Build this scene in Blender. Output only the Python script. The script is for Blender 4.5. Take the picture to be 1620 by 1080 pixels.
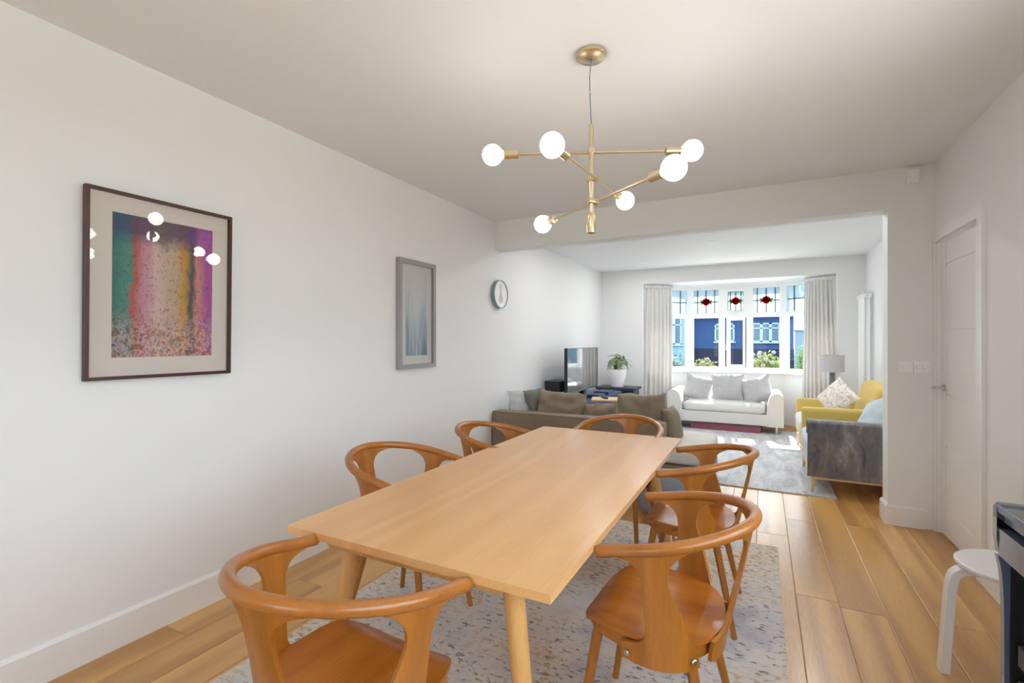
import bpy, bmesh, math, random
from mathutils import Vector, Matrix, noise
random.seed(7)
S = bpy.context.scene
COL = S.collection
for o in list(bpy.data.objects): bpy.data.objects.remove(o, do_unlink=True)
PI = math.pi

# ------------------------------------------------------------------ camera, sky, sun, lights, exposure
F_PX, VPX, HOR = 757.0, 1206.0, 540.6
YAW = math.atan((VPX - 810.0) / F_PX)
cam_d = bpy.data.cameras.new('camera'); cam = bpy.data.objects.new('camera', cam_d); COL.objects.link(cam)
cam_d.sensor_width = 36.0; cam_d.lens = 36.0 * F_PX / 1620.0
cam_d.shift_y = (HOR - 540.0) / 1620.0
cam_d.clip_start = 0.02; cam_d.clip_end = 300
cam.location = (0, 0, 1.31); cam.rotation_euler = (PI / 2, 0, YAW)
S.camera = cam

W = bpy.data.worlds.new('sky'); S.world = W; W.use_nodes = True
bgn = W.node_tree.nodes['Background']
bgn.inputs[0].default_value = (0.80, 0.90, 1.0, 1); bgn.inputs[1].default_value = 6.0

sun_d = bpy.data.lights.new('sun', 'SUN'); sun = bpy.data.objects.new('sun', sun_d); COL.objects.link(sun)
sun_d.energy = 25.0; sun_d.angle = math.radians(0.6); sun_d.color = (1.0, 0.95, 0.88)
sun.rotation_euler = Vector((0.22, -2.1, -1.72)).to_track_quat('-Z', 'Y').to_euler()
sun.location = (0, 20, 20)

S.view_settings.view_transform = 'Standard'; S.view_settings.look = 'None'
S.view_settings.exposure = 0.25; S.view_settings.gamma = 1.0
S.view_settings.use_curve_mapping = False
S.cycles.max_bounces = 14; S.cycles.diffuse_bounces = 8; S.cycles.glossy_bounces = 5
S.cycles.transparent_max_bounces = 16; S.cycles.transmission_bounces = 8
S.cycles.caustics_reflective = False; S.cycles.caustics_refractive = False
S.cycles.sample_clamp_indirect = 6.0

# ------------------------------------------------------------------ materials
def lin(c):
    return tuple((v / 12.92 if v <= .04045 else ((v + .055) / 1.055) ** 2.4) for v in c)
def rgb(r, g, b): return lin((r / 255., g / 255., b / 255.))
M = {}
class NT:
    def __init__(s, name):
        s.m = bpy.data.materials.new(name); s.m.use_nodes = True
        s.t = s.m.node_tree; s.p = s.t.nodes['Principled BSDF']; s.out = s.t.nodes['Material Output']
    def n(s, kind, **kw):
        nd = s.t.nodes.new('ShaderNode' + kind)
        for k, v in kw.items(): setattr(nd, k, v)
        return nd
    def l(s, a, b): s.t.links.new(a, b)
    def math(s, op, a, b=None, clamp=False):
        nd = s.n('Math', operation=op, use_clamp=clamp)
        for i, v in enumerate((a, b)):
            if v is None: continue
            if isinstance(v, (int, float)): nd.inputs[i].default_value = v
            else: s.l(v, nd.inputs[i])
        return nd.outputs[0]
    def mix(s, f, a, b):
        nd = s.n('Mix', data_type='RGBA')
        for i, v in ((0, f), (6, a), (7, b)):
            if isinstance(v, (int, float)): nd.inputs[i].default_value = v
            elif isinstance(v, tuple): nd.inputs[i].default_value = (*v[:3], 1)
            else: s.l(v, nd.inputs[i])
        return nd.outputs[2]
    def coords(s, kind='Object', scale=(1, 1, 1), loc=(0, 0, 0), rot=(0, 0, 0)):
        if kind == 'Position': src = s.n('NewGeometry').outputs['Position']
        else: src = s.n('TexCoord').outputs[kind]
        mp = s.n('Mapping'); s.l(src, mp.inputs[0])
        mp.inputs['Scale'].default_value = scale; mp.inputs['Location'].default_value = loc; mp.inputs['Rotation'].default_value = rot
        return mp.outputs[0]
    def noise(s, vec, scale, detail=3, rough=.5, dist=0):
        nd = s.n('TexNoise'); s.l(vec, nd.inputs['Vector'])
        nd.inputs['Scale'].default_value = scale; nd.inputs['Detail'].default_value = detail
        nd.inputs['Roughness'].default_value = rough; nd.inputs['Distortion'].default_value = dist
        return nd.outputs[0]
    def ramp(s, f, stops, interp='LINEAR'):
        nd = s.n('ValToRGB'); s.l(f, nd.inputs[0]); cr = nd.color_ramp; cr.interpolation = interp
        while len(cr.elements) < len(stops): cr.elements.new(.5)
        for e, (p, c) in zip(cr.elements, stops):
            e.position = p; e.color = (*c[:3], 1) if isinstance(c, tuple) else (c, c, c, 1)
        return nd.outputs[0]
    def bump(s, h, strength=.2, dist=.002):
        b = s.n('Bump'); s.l(h, b.inputs['Height']); b.inputs['Strength'].default_value = strength; b.inputs['Distance'].default_value = dist
        s.l(b.outputs[0], s.p.inputs['Normal'])
    def base(s, c):
        if isinstance(c, tuple): s.p.inputs['Base Color'].default_value = (*c[:3], 1)
        else: s.l(c, s.p.inputs['Base Color'])
    def set(s, rough=None, metal=None, spec=None, coat=None, coat_rough=None, sheen=None):
        for k, v in (('Roughness', rough), ('Metallic', metal), ('Specular IOR Level', spec), ('Coat Weight', coat), ('Coat Roughness', coat_rough), ('Sheen Weight', sheen)):
            if v is not None: s.p.inputs[k].default_value = v
        return s

def plain(name, c, rough=.5, metal=0., bump=0., bscale=80, spec=.5, coat=0.):
    n = NT(name); n.base(c); n.set(rough, metal, spec, coat, .05)
    v = n.coords('Object')
    f = n.noise(v, bscale, 4)
    n.base(n.mix(n.math('MULTIPLY', f, .10), c, tuple(x * .82 for x in c)))
    if bump: n.bump(f, bump, .003)
    M[name] = n.m; return n.m
def fabric(name, c, c2=None, rough=.9, bs=.35, weave=380, mott=6):
    n = NT(name); c2 = c2 or tuple(x * .80 for x in c)
    v = n.coords('Object')
    f = n.noise(v, mott, 4); g = n.noise(v, weave, 2)
    n.base(n.mix(n.math('MULTIPLY', n.math('ADD', f, n.math('MULTIPLY', g, .5)), .62, True), c, c2))
    n.set(rough, 0, .2, sheen=.15); n.bump(g, bs, .0015)
    M[name] = n.m; return n.m
def wood(name, light, dark, axis=1, rough=.35, kind='Object', fine=1.0, rand=0., coat=0.0, cath=.5, wscale=5.0, spec=.5):
    n = NT(name)
    sc = [1.0, 1.0, 1.0]; sc[axis] = .07
    if rand:
        src = n.n('NewGeometry').outputs['Position']
        oi = n.n('ObjectInfo'); cmb = n.n('CombineXYZ')
        n.l(n.math('MULTIPLY', oi.outputs['Random'], 37.), cmb.inputs[0]); n.l(n.math('MULTIPLY', oi.outputs['Random'], 91.), cmb.inputs[1])
        add = n.n('VectorMath', operation='ADD'); n.l(src, add.inputs[0]); n.l(cmb.outputs[0], add.inputs[1])
        mp = n.n('Mapping'); n.l(add.outputs[0], mp.inputs[0]); mp.inputs['Scale'].default_value = sc; v = mp.outputs[0]
        rnd = oi.outputs['Random']
    else: v = n.coords(kind, sc)
    big = n.noise(v, 3.0, 3, .5, .6)
    # growth rings: bands of a warped distance field
    rings = n.math('SINE', n.math('MULTIPLY', n.math('ADD', n.noise(v, 2.2, 2, .45, .25), n.math('MULTIPLY', big, .25)), 2 * PI * wscale * 1.6))
    rings = n.math('MULTIPLY', n.math('ADD', rings, 1.), .5)
    fib = n.noise(v, 150 * fine, 4, .6)
    f = n.math('ADD', n.math('MULTIPLY', rings, .38 * cath), n.math('MULTIPLY', fib, .45))
    f = n.math('ADD', f, n.math('MULTIPLY', big, .38))
    col = n.ramp(f, [(.28, light), (.85, dark)])
    if rand:
        hs = n.n('HueSaturation'); n.l(col, hs.inputs['Color'])
        n.l(n.math('ADD', n.math('MULTIPLY', rnd, rand), 1 - rand * .55), hs.inputs['Value'])
        n.l(n.math('ADD', n.math('MULTIPLY', rnd, -.10), 1.03), hs.inputs['Saturation'])
        col = hs.outputs[0]
    n.base(col); n.set(rough, 0, spec, coat, .2)
    n.bump(f, .12, .0012)
    M[name] = n.m; return n.m

def wallmat(name, c):
    n = NT(name); v = n.coords('Position'); f = n.noise(v, 220, 3); g = n.noise(v, 1.3, 2)
    n.base(n.mix(n.math('MULTIPLY', g, .12), c, tuple(x * .93 for x in c))); n.set(.62, 0, .3); n.bump(f, .05, .001)
    M[name] = n.m
wallmat('wall_white', rgb(230, 231, 232)); wallmat('ceiling_white', rgb(230, 232, 235))
plain('gloss_white', rgb(233, 233, 233), .32)
plain('frame_white', rgb(238, 240, 241), .35)
wood('oak_floor', rgb(222, 172, 92), rgb(166, 114, 44), 1, .32, rand=.24, cath=.75, wscale=4, spec=.9, coat=.3)
wood('oak_slab', rgb(190, 138, 70), rgb(140, 88, 34), 1, .3, 'Position')
wood('oak_table', rgb(228, 180, 126), rgb(204, 150, 94), 1, .28, 'Object', cath=.45, wscale=5)
wood('oak_table_leg', rgb(214, 166, 104), rgb(180, 128, 70), 2, .38)
wood('chair_wood', rgb(180, 114, 40), rgb(130, 73, 16), 2, .33, coat=.12)
wood('chair_rail', rgb(178, 111, 44), rgb(124, 69, 20), 0, .30, coat=.2, cath=.3)
wood('chair_seat', rgb(192, 118, 42), rgb(150, 82, 22), 1, .25, coat=.15)
wood('pale_wood', rgb(224, 196, 160), rgb(196, 160, 118), 0, .45)
plain('brass', rgb(216, 200, 166), .33, 1.0)
plain('steel', rgb(200, 200, 200), .25, 1.0)
plain('dark_frame', rgb(70, 38, 30), .4)
plain('grey_frame', rgb(150, 148, 150), .4)
plain('mount_card', rgb(224, 214, 206), .8)
plain('mount_card_cool', rgb(214, 212, 208), .8)
plain('black_gloss', (.006, .007, .009), .16, coat=.6)
plain('black_satin', (.012, .013, .016), .42)
plain('piano_edge_sheen', rgb(86, 102, 128), .22, coat=.5)  # blue daylight sheen on the black piano put into the colour
plain('dark_slate', rgb(54, 66, 82), .4)
plain('navy', rgb(44, 66, 112), .35)
plain('teal_rim', rgb(132, 150, 154), .45)
plain('pot_white', rgb(236, 234, 238), .4)
plain('soil', (.03, .02, .014), .95, bump=.6)
plain('stool_white', rgb(226, 224, 222), .38)
plain('maroon', rgb(150, 88, 104), .7)
plain('lamp_stem', rgb(120, 128, 134), .5)
plain('lead', (.045, .05, .06), .5)
plain('gap_shade_black', (.01, .01, .01), .6)
fabric('taupe_fabric', rgb(142, 126, 106), rgb(112, 98, 82))
fabric('taupe_cushion', rgb(146, 132, 112), rgb(108, 95, 78))
fabric('offwhite_fabric', rgb(222, 222, 220), rgb(204, 204, 203), mott=3)
fabric('pillow_grey', rgb(194, 194, 196), rgb(178, 178, 182), mott=3)
fabric('footstool_fabric', rgb(212, 211, 207), rgb(190, 188, 182))
fabric('yellow_fabric', rgb(220, 196, 116), rgb(194, 164, 84))
fabric('paleblue_fabric', rgb(196, 208, 214), rgb(170, 184, 192))
fabric('greyblue_fabric', rgb(142, 146, 154), rgb(112, 116, 126))
fabric('throw_light', rgb(210, 212, 212), rgb(176, 180, 180), mott=14)
fabric('grey_green_fabric', rgb(122, 122, 112), rgb(92, 94, 90))
def curtain_mat():
    n = NT('curtain'); v = n.coords('Object'); g = n.noise(v, 420, 2)
    c = n.mix(g, rgb(232, 231, 229), rgb(214, 213, 211)); n.base(c); n.set(.95, 0, .1)
    tr = n.n('BsdfTranslucent'); tr.inputs[0].default_value = (.8, .79, .77, 1)
    ms = n.n('MixShader'); ms.inputs[0].default_value = .12
    n.l(n.p.outputs[0], ms.inputs[1]); n.l(tr.outputs[0], ms.inputs[2]); n.l(ms.outputs[0], n.out.inputs[0]); M['curtain'] = n.m
curtain_mat()
def velvet():
    n = NT('velvet'); v = n.coords('Object', (1, 1, .45)); f = n.noise(v, 7, 6, .65, 1.2); g = n.noise(v, 22, 4, .6, .5)
    c = n.ramp(n.math('ADD', n.math('MULTIPLY', f, .7), n.math('MULTIPLY', g, .3)),
               [(.30, rgb(62, 66, 78)), (.43, rgb(108, 111, 120)), (.54, rgb(130, 127, 126)), (.66, rgb(166, 172, 180))])
    n.base(c); n.set(.75, 0, .3, sheen=.5); n.bump(g, .5, .004); M['velvet'] = n.m
velvet()
def patterned():
    n = NT('patterned_fabric'); v = n.coords('Object'); f = n.noise(v, 11, 5, .6, 2.0); g = n.noise(v, 5, 3, .5, 1)
    c = n.ramp(f, [(.36, rgb(150, 146, 150)), (.46, rgb(226, 220, 212)), (.56, rgb(232, 228, 222)), (.66, rgb(176, 168, 168))])
    c = n.mix(n.math('MULTIPLY', n.math('GREATER_THAN', g, .58), .5), c, rgb(216, 200, 152)); n.base(c); n.set(.9, 0, .2); M['patterned_fabric'] = n.m
patterned()
def rug_dining():
    n = NT('rug_dining'); v = n.coords('Position')
    big = n.noise(v, 2.3, 4, .55, .5); mid = n.noise(v, 7, 4, .6, .3)
    base = n.ramp(n.math('ADD', n.math('MULTIPLY', big, .6), n.math('MULTIPLY', mid, .4)),
                  [(.34, rgb(186, 186, 194)), (.46, rgb(218, 214, 210)), (.56, rgb(228, 218, 204)), (.68, rgb(208, 176, 134))])
    dash = n.noise(n.coords('Position', (26, 62, 1), rot=(0, 0, .25)), 1.0, 3, .6, .6)
    mask = n.noise(v, 4.2, 3, .6, .2)
    d = n.math('MULTIPLY', n.math('MULTIPLY', n.math('SUBTRACT', dash, .57), 13, True), n.math('MULTIPLY', n.math('SUBTRACT', mask, .36), 7, True), True)
    c = n.mix(n.math('MULTIPLY', d, .85), base, rgb(92, 86, 88))
    tan = n.noise(n.coords('Position', (30, 44, 1), (3, 7, 0)), 1.0, 3, .6)
    t = n.math('MULTIPLY', n.math('MULTIPLY', n.math('SUBTRACT', tan, .50), 8, True), n.math('MULTIPLY', n.math('SUBTRACT', big, .46), 8, True), True)
    c = n.mix(n.math('MULTIPLY', t, .7), c, rgb(178, 134, 84))
    pile = n.noise(v, 420, 2); n.base(n.mix(n.math('MULTIPLY', pile, .25), c, rgb(150, 146, 144)))
    n.set(.95, 0, .1); n.bump(n.math('SUBTRACT', n.math('MULTIPLY', pile, .5), n.math('MULTIPLY', d, .8)), .5, .004); M['rug_dining'] = n.m
rug_dining()
def rug_living():
    n = NT('rug_living'); v = n.coords('Position', (9, 2.2, 1), rot=(0, 0, .5)); f = n.noise(v, 1.2, 5, .65, .6); g = n.noise(n.coords('Position'), 60, 3, .6)
    c = n.ramp(n.math('ADD', n.math('MULTIPLY', f, .65), n.math('MULTIPLY', g, .35)), [(.34, rgb(158, 163, 170)), (.5, rgb(196, 199, 203)), (.66, rgb(218, 219, 219))])
    n.base(c); n.set(.9, 0, .15); n.bump(g, .4, .004); M['rug_living'] = n.m
rug_living()
def glass(name, tint=(1, 1, 1), ior=1.5, rough=0.0):
    n = NT(name); t = n.t
    tr = n.n('BsdfTransparent'); tr.inputs[0].default_value = (*tint, 1)
    gl = n.n('BsdfGlossy'); gl.inputs['Roughness'].default_value = rough
    geo = n.n('NewGeometry'); dt = n.n('VectorMath', operation='DOT_PRODUCT'); n.l(geo.outputs['Normal'], dt.inputs[0]); n.l(geo.outputs['Incoming'], dt.inputs[1])
    f0 = ((ior - 1) / (ior + 1)) ** 2
    sch = n.math('ADD', n.math('MULTIPLY', n.math('POWER', n.math('SUBTRACT', 1.0, n.math('ABSOLUTE', dt.outputs['Value'])), 5.0), 1 - f0), f0)
    ms = n.n('MixShader'); n.l(sch, ms.inputs[0]); n.l(tr.outputs[0], ms.inputs[1]); n.l(gl.outputs[0], ms.inputs[2]); n.l(ms.outputs[0], n.out.inputs[0])
    M[name] = n.m
glass('clear_glass', (.97, .985, .98), 1.16); glass('picture_glass', (.98, .98, .98), 1.5)
def obscure(name, tint, trans=.55, wob=60):
    n = NT(name); v = n.coords('Object'); f = n.noise(v, wob, 3, .5, .5)
    tl = n.n('BsdfTranslucent'); tl.inputs[0].default_value = (*tint, 1)
    tr = n.n('BsdfTransparent'); n.l(n.mix(f, tuple(x * .75 for x in tint), tint), tr.inputs[0])
    ms = n.n('MixShader'); ms.inputs[0].default_value = trans
    n.l(tr.outputs[0], ms.inputs[1]); n.l(tl.outputs[0], ms.inputs[2]); n.l(ms.outputs[0], n.out.inputs[0]); M[name] = n.m
obscure('obscure_glass', (.43, .505, .55), .45); obscure('ruby_glass', (.62, .010, .025), .8); obscure('green_glass', (.20, .42, .16), .75)
def emit(name, c, s):
    n = NT(name); n.p.inputs['Emission Color'].default_value = (*c, 1); n.p.inputs['Emission Strength'].default_value = s; n.base(c); M[name] = n.m
emit('bulb_glow', (1.0, .93, .87), 13.0)
def screen():
    n = NT('tv_screen'); n.base((.012, .02, .028)); n.set(.06, 0, 1.0, coat=1.0, coat_rough=.02); n.p.inputs['IOR'].default_value = 1.9; M['tv_screen'] = n.m
screen()
def art_colour():
    # generic abstract print: loose vertical swathes of teal, navy, cream, coral and violet
    n = NT('art_colour'); tc = n.n('TexCoord'); sep = n.n('SeparateXYZ'); n.l(tc.outputs['Generated'], sep.inputs[0])
    wob = n.noise(n.coords('Generated'), 5, 4, .6, 1.0)
    u = n.math('ADD', sep.outputs[1], n.math('MULTIPLY', n.math('SUBTRACT', wob, .5), .16))
    c = n.ramp(u, [(.0, rgb(52, 120, 116)), (.15, rgb(78, 142, 134)), (.2, rgb(186, 96, 84)), (.3, rgb(204, 150, 170)), (.42, rgb(214, 186, 176)),
                   (.58, rgb(196, 170, 150)), (.68, rgb(200, 150, 70)), (.76, rgb(84, 84, 96)), (.84, rgb(206, 138, 130)), (.95, rgb(172, 84, 160))], 'EASE')
    top = n.math('MULTIPLY', n.math('SUBTRACT', n.math('ADD', sep.outputs[2], n.math('MULTIPLY', wob, .2)), .88), 9, True)
    c = n.mix(n.math('MULTIPLY', top, .8), c, n.ramp(u, [(0, rgb(50, 74, 120)), (.45, rgb(62, 54, 74)), (.7, rgb(74, 52, 120)), (.9, rgb(168, 88, 176))]))
    fl = n.noise(n.coords('Generated', (1, 1, 1.2)), 17, 3, .7, .4)
    low = n.math('MULTIPLY', n.math('SUBTRACT', .34, sep.outputs[2]), 6, True)
    c = n.mix(n.math('MULTIPLY', low, .6), c, n.ramp(fl, [(.36, rgb(60, 60, 130)), (.46, rgb(216, 200, 196)), (.54, rgb(196, 92, 66)), (.62, rgb(70, 104, 86))]))
    dab = n.noise(n.coords('Generated', (1, 1, 1)), 34, 2, .6, .8)
    c = n.mix(n.math('MULTIPLY', n.math('MULTIPLY', n.math('SUBTRACT', dab, .56), 10, True), .55), c, rgb(66, 72, 60))
    n.base(c); n.set(.8, 0, .2); M['art_colour'] = n.m
art_colour()
def art_blue():
    n = NT('art_blue'); tc = n.n('TexCoord'); sep = n.n('SeparateXYZ'); n.l(tc.outputs['Generated'], sep.inputs[0])
    st = n.noise(n.coords('Generated', (1, 26, 1.6)), 1.0, 5, .7, .5); st2 = n.noise(n.coords('Generated', (1, 7, .8)), 1.0, 3, .6, .6)
    low = n.math('SUBTRACT', 1.15, sep.outputs[2])
    valley = n.math('ABSOLUTE', n.math('SUBTRACT', sep.outputs[1], .5))
    d = n.math('MULTIPLY', n.math('ADD', low, n.math('MULTIPLY', valley, 1.0)), n.math('ADD', n.math('MULTIPLY', n.math('SUBTRACT', st, .25), 1.35), n.math('MULTIPLY', st2, .4)))
    c = n.ramp(d, [(.30, rgb(210, 210, 210)), (.5, rgb(186, 194, 200)), (.62, rgb(150, 168, 184)), (.78, rgb(112, 134, 156)), (.95, rgb(84, 108, 134))])
    n.base(c); n.set(.75, 0, .2); M['art_blue'] = n.m
art_blue()
def clock_face():
    n = NT('clock_face'); tc = n.n('TexCoord'); sep = n.n('SeparateXYZ'); n.l(tc.outputs['Generated'], sep.inputs[0])
    f = n.noise(n.coords('Generated'), 3, 2); n.base(n.mix(n.math('MULTIPLY', f, .2), rgb(238, 240, 240), rgb(222, 226, 228))); n.set(.15, 0, .6, coat=1, coat_rough=.02); M['clock_face'] = n.m
clock_face()
plain('clock_hand', rgb(168, 178, 184), .4); plain('clock_pink', rgb(222, 190, 196), .5)
plain('house_shaded', rgb(26, 54, 96), .85, bump=.3, bscale=14); plain('house_dark', rgb(16, 22, 44), .9)  # the facade's blue shade is put into its navy colour
plain('house_pale', rgb(96, 128, 152), .85); plain('upvc', rgb(126, 152, 168), .5); plain('roof_tile', rgb(84, 82, 92), .8, bump=.5, bscale=9)
plain('house_glass', rgb(46, 70, 96), .35); plain('house_glass_green', rgb(20, 84, 58), .4)
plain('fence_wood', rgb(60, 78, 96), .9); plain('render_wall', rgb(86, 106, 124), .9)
plain('grass', rgb(70, 84, 56), .95, bump=.5, bscale=30); plain('asphalt', rgb(120, 120, 124), .95, bump=.2)
def leafmat(name, c1, c2):
    n = NT(name); f = n.noise(n.coords('Object'), 9, 3); n.base(n.mix(f, c1, c2)); n.set(.5, 0, .4)
    tr = n.n('BsdfTranslucent'); n.l(n.mix(f, c1, c2), tr.inputs[0]); ms = n.n('MixShader'); ms.inputs[0].default_value = .35
    n.l(n.p.outputs[0], ms.inputs[1]); n.l(tr.outputs[0], ms.inputs[2]); n.l(ms.outputs[0], n.out.inputs[0]); M[name] = n.m
leafmat('leaf_green', rgb(66, 84, 42), rgb(128, 138, 76)); leafmat('leaf_bright', rgb(56, 92, 36), rgb(96, 124, 58)); leafmat('leaf_grey', rgb(60, 92, 86), rgb(96, 124, 116))
leafmat('leaf_house', rgb(104, 132, 84), rgb(172, 184, 132)); leafmat('petal_white', rgb(150, 148, 150), rgb(132, 128, 132)); leafmat('petal_pink', rgb(140, 112, 122), rgb(118, 92, 102))
plain('paving', rgb(196, 192, 186), .9, bump=.2, bscale=12)
plain('bark', rgb(90, 76, 62), .9)

# ------------------------------------------------------------------ helpers
def tag(o, label=None, cat=None, group=None, kind=None):
    if label: o['label'] = label
    if cat: o['category'] = cat
    if group: o['group'] = group
    if kind: o['kind'] = kind
    return o
def empty(name, loc=(0, 0, 0), rz=0.0, label=None, cat=None, group=None, kind=None):
    o = bpy.data.objects.new(name, None); o.empty_display_size = .05; COL.objects.link(o)
    o.location = loc; o.rotation_euler = (0, 0, rz); return tag(o, label, cat, group, kind)
def mkobj(name, me, mat, parent=None, loc=None):
    if mat: me.materials.clear(); me.materials.append(M[mat] if isinstance(mat, str) else mat)
    o = bpy.data.objects.new(name, me); COL.objects.link(o)
    if parent is not None: o.parent = parent
    if loc: o.location = loc
    return o
def finish(bm, name, smooth=35):
    bmesh.ops.recalc_face_normals(bm, faces=bm.faces)
    me = bpy.data.meshes.new(name); bm.to_mesh(me); bm.free()
    if smooth:
        for p in me.polygons: p.use_smooth = True
        me.set_sharp_from_angle(angle=math.radians(smooth))
    return me
class MB:
    def __init__(s): s.bm = bmesh.new()
    def box(s, x0, x1, y0, y1, z0, z1, mtx=None):
        vs = [s.bm.verts.new(Vector(p)) for p in ((x0, y0, z0), (x1, y0, z0), (x1, y1, z0), (x0, y1, z0), (x0, y0, z1), (x1, y0, z1), (x1, y1, z1), (x0, y1, z1))]
        if mtx:
            for v in vs: v.co = mtx @ v.co
        for f in ((0, 3, 2, 1), (4, 5, 6, 7), (0, 1, 5, 4), (1, 2, 6, 5), (2, 3, 7, 6), (3, 0, 4, 7)): s.bm.faces.new([vs[i] for i in f])
        return s
    def prism(s, poly, axis, a, b):
        # poly of 2D points in the plane normal to axis (cyclic order of the other two axes), extruded a..b
        def P(u, v, w): return {0: (w, u, v), 1: (u, w, v), 2: (u, v, w)}[axis]
        A = [s.bm.verts.new(P(u, v, a)) for u, v in poly]; B = [s.bm.verts.new(P(u, v, b)) for u, v in poly]
        n = len(poly); s.bm.faces.new(A); s.bm.faces.new(B[::-1])
        for i in range(n): s.bm.faces.new((A[i], B[i], B[(i + 1) % n], A[(i + 1) % n]))
        return s
    def tube(s, pts, rad, seg=10, caps=True, flat=1.0, closed=False, up=None):
        pts = [Vector(p) for p in pts]; n = len(pts); rings = []
        prev = None
        for i, p in enumerate(pts):
            if closed: t = pts[(i + 1) % n] - pts[(i - 1) % n]
            else: t = pts[min(i + 1, n - 1)] - pts[max(i - 1, 0)]
            t.normalize()
            if up is not None: a = Vector(up) - t * Vector(up).dot(t)
            elif prev is None:
                a = Vector((0, 0, 1)) if abs(t.z) < .9 else Vector((1, 0, 0)); a = a - t * a.dot(t)
            else: a = prev - t * prev.dot(t)
            a.normalize(); b = t.cross(a); prev = a
            r = rad[i] if isinstance(rad, (list, tuple)) else rad
            rings.append([s.bm.verts.new(p + (a * math.cos(2 * PI * k / seg) * r * flat + b * math.sin(2 * PI * k / seg) * r)) for k in range(seg)])
        m = n if closed else n - 1
        for i in range(m):
            A, B = rings[i], rings[(i + 1) % n]
            for k in range(seg): s.bm.faces.new((A[k], A[(k + 1) % seg], B[(k + 1) % seg], B[k]))
        if caps and not closed: s.bm.faces.new(rings[0][::-1]); s.bm.faces.new(rings[-1])
        return s
    def lathe(s, prof, c=(0, 0, 0), seg=24, axis='z', caps=True):
        c = Vector(c); rings = []
        for r, h in prof:
            ring = []
            for k in range(seg):
                a = 2 * PI * k / seg; x, y = r * math.cos(a), r * math.sin(a)
                p = {'z': Vector((x, y, h)), 'x': Vector((h, x, y)), 'y': Vector((x, h, y))}[axis]
                ring.append(s.bm.verts.new(c + p))
            rings.append(ring)
        for A, B in zip(rings, rings[1:]):
            for k in range(seg): s.bm.faces.new((A[k], A[(k + 1) % seg], B[(k + 1) % seg], B[k]))
        if caps and prof[0][0] > 1e-5: s.bm.faces.new(rings[0][::-1])
        if caps and prof[-1][0] > 1e-5: s.bm.faces.new(rings[-1])
        return s
    def sphere(s, c, r, u=20, v=12, sc=(1, 1, 1)):
        prof = [(max(1e-4, r * math.sin(PI * i / v)), -r * math.cos(PI * i / v)) for i in range(v + 1)]
        st = len(s.bm.verts); s.lathe(prof, (0, 0, 0), u); s.bm.verts.ensure_lookup_table()
        for vv in s.bm.verts[st:]: vv.co = Vector((vv.co.x * sc[0], vv.co.y * sc[1], vv.co.z * sc[2])) + Vector(c)
        return s
    def bevel(s, w, seg=2, ang=30):
        es = [e for e in s.bm.edges if len(e.link_faces) == 2 and e.calc_face_angle(0) > math.radians(ang)]
        bmesh.ops.recalc_face_normals(s.bm, faces=s.bm.faces)
        bmesh.ops.bevel(s.bm, geom=es, offset=w, segments=seg, profile=.5, affect='EDGES', clamp_overlap=True)
        return s
    def build(s, name, mat, parent=None, loc=None, smooth=35):
        return mkobj(name, finish(s.bm, name, smooth), mat, parent, loc)
def rbox(name, ext, mat, parent=None, r=.004, seg=2):
    return MB().box(*ext).bevel(r, seg).build(name, mat, parent)
def struct(o): o['kind'] = 'structure'; return o

def softbox(name, c, size, mat, parent=None, r=.05, bulge=(0, 0, 0), wr=.0, wf=4.0, n=12, rot=None, seed=0):
    bm = bmesh.new(); bmesh.ops.create_cube(bm, size=2.0)
    bmesh.ops.subdivide_edges(bm, edges=bm.edges[:], cuts=n, use_grid_fill=True)
    h = Vector(size) / 2; r = min(r, *h)
    for v in bm.verts:
        u = v.co.copy()
        # concentrate rows at the rounded border
        q = Vector([math.copysign(abs(x) ** .75, x) for x in u])
        p = Vector((q.x * h.x, q.y * h.y, q.z * h.z))
        inn = Vector([max(-(h[i] - r), min(h[i] - r, p[i])) for i in range(3)])
        d = p - inn
        if d.length > 1e-9: p = inn + d.normalized() * r
        for i in range(3):
            j, k = (i + 1) % 3, (i + 2) % 3
            p[i] += math.copysign(1, u[i]) * bulge[i] * max(0, 1 - q[j] ** 2) * max(0, 1 - q[k] ** 2) * abs(u[i])
        if wr:
            nn = noise.noise_vector(Vector((p.x * wf + seed, p.y * wf, p.z * wf))); p += Vector(nn) * wr
            p += Vector(noise.noise_vector(Vector((p.x * wf * 2.7, p.y * wf * 2.7 + seed, p.z * wf * 2.7)))) * wr * .4
        v.co = p
    me = finish(bm, name, 60); o = mkobj(name, me, mat, parent, c)
    if rot: o.rotation_euler = rot
    return o
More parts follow.
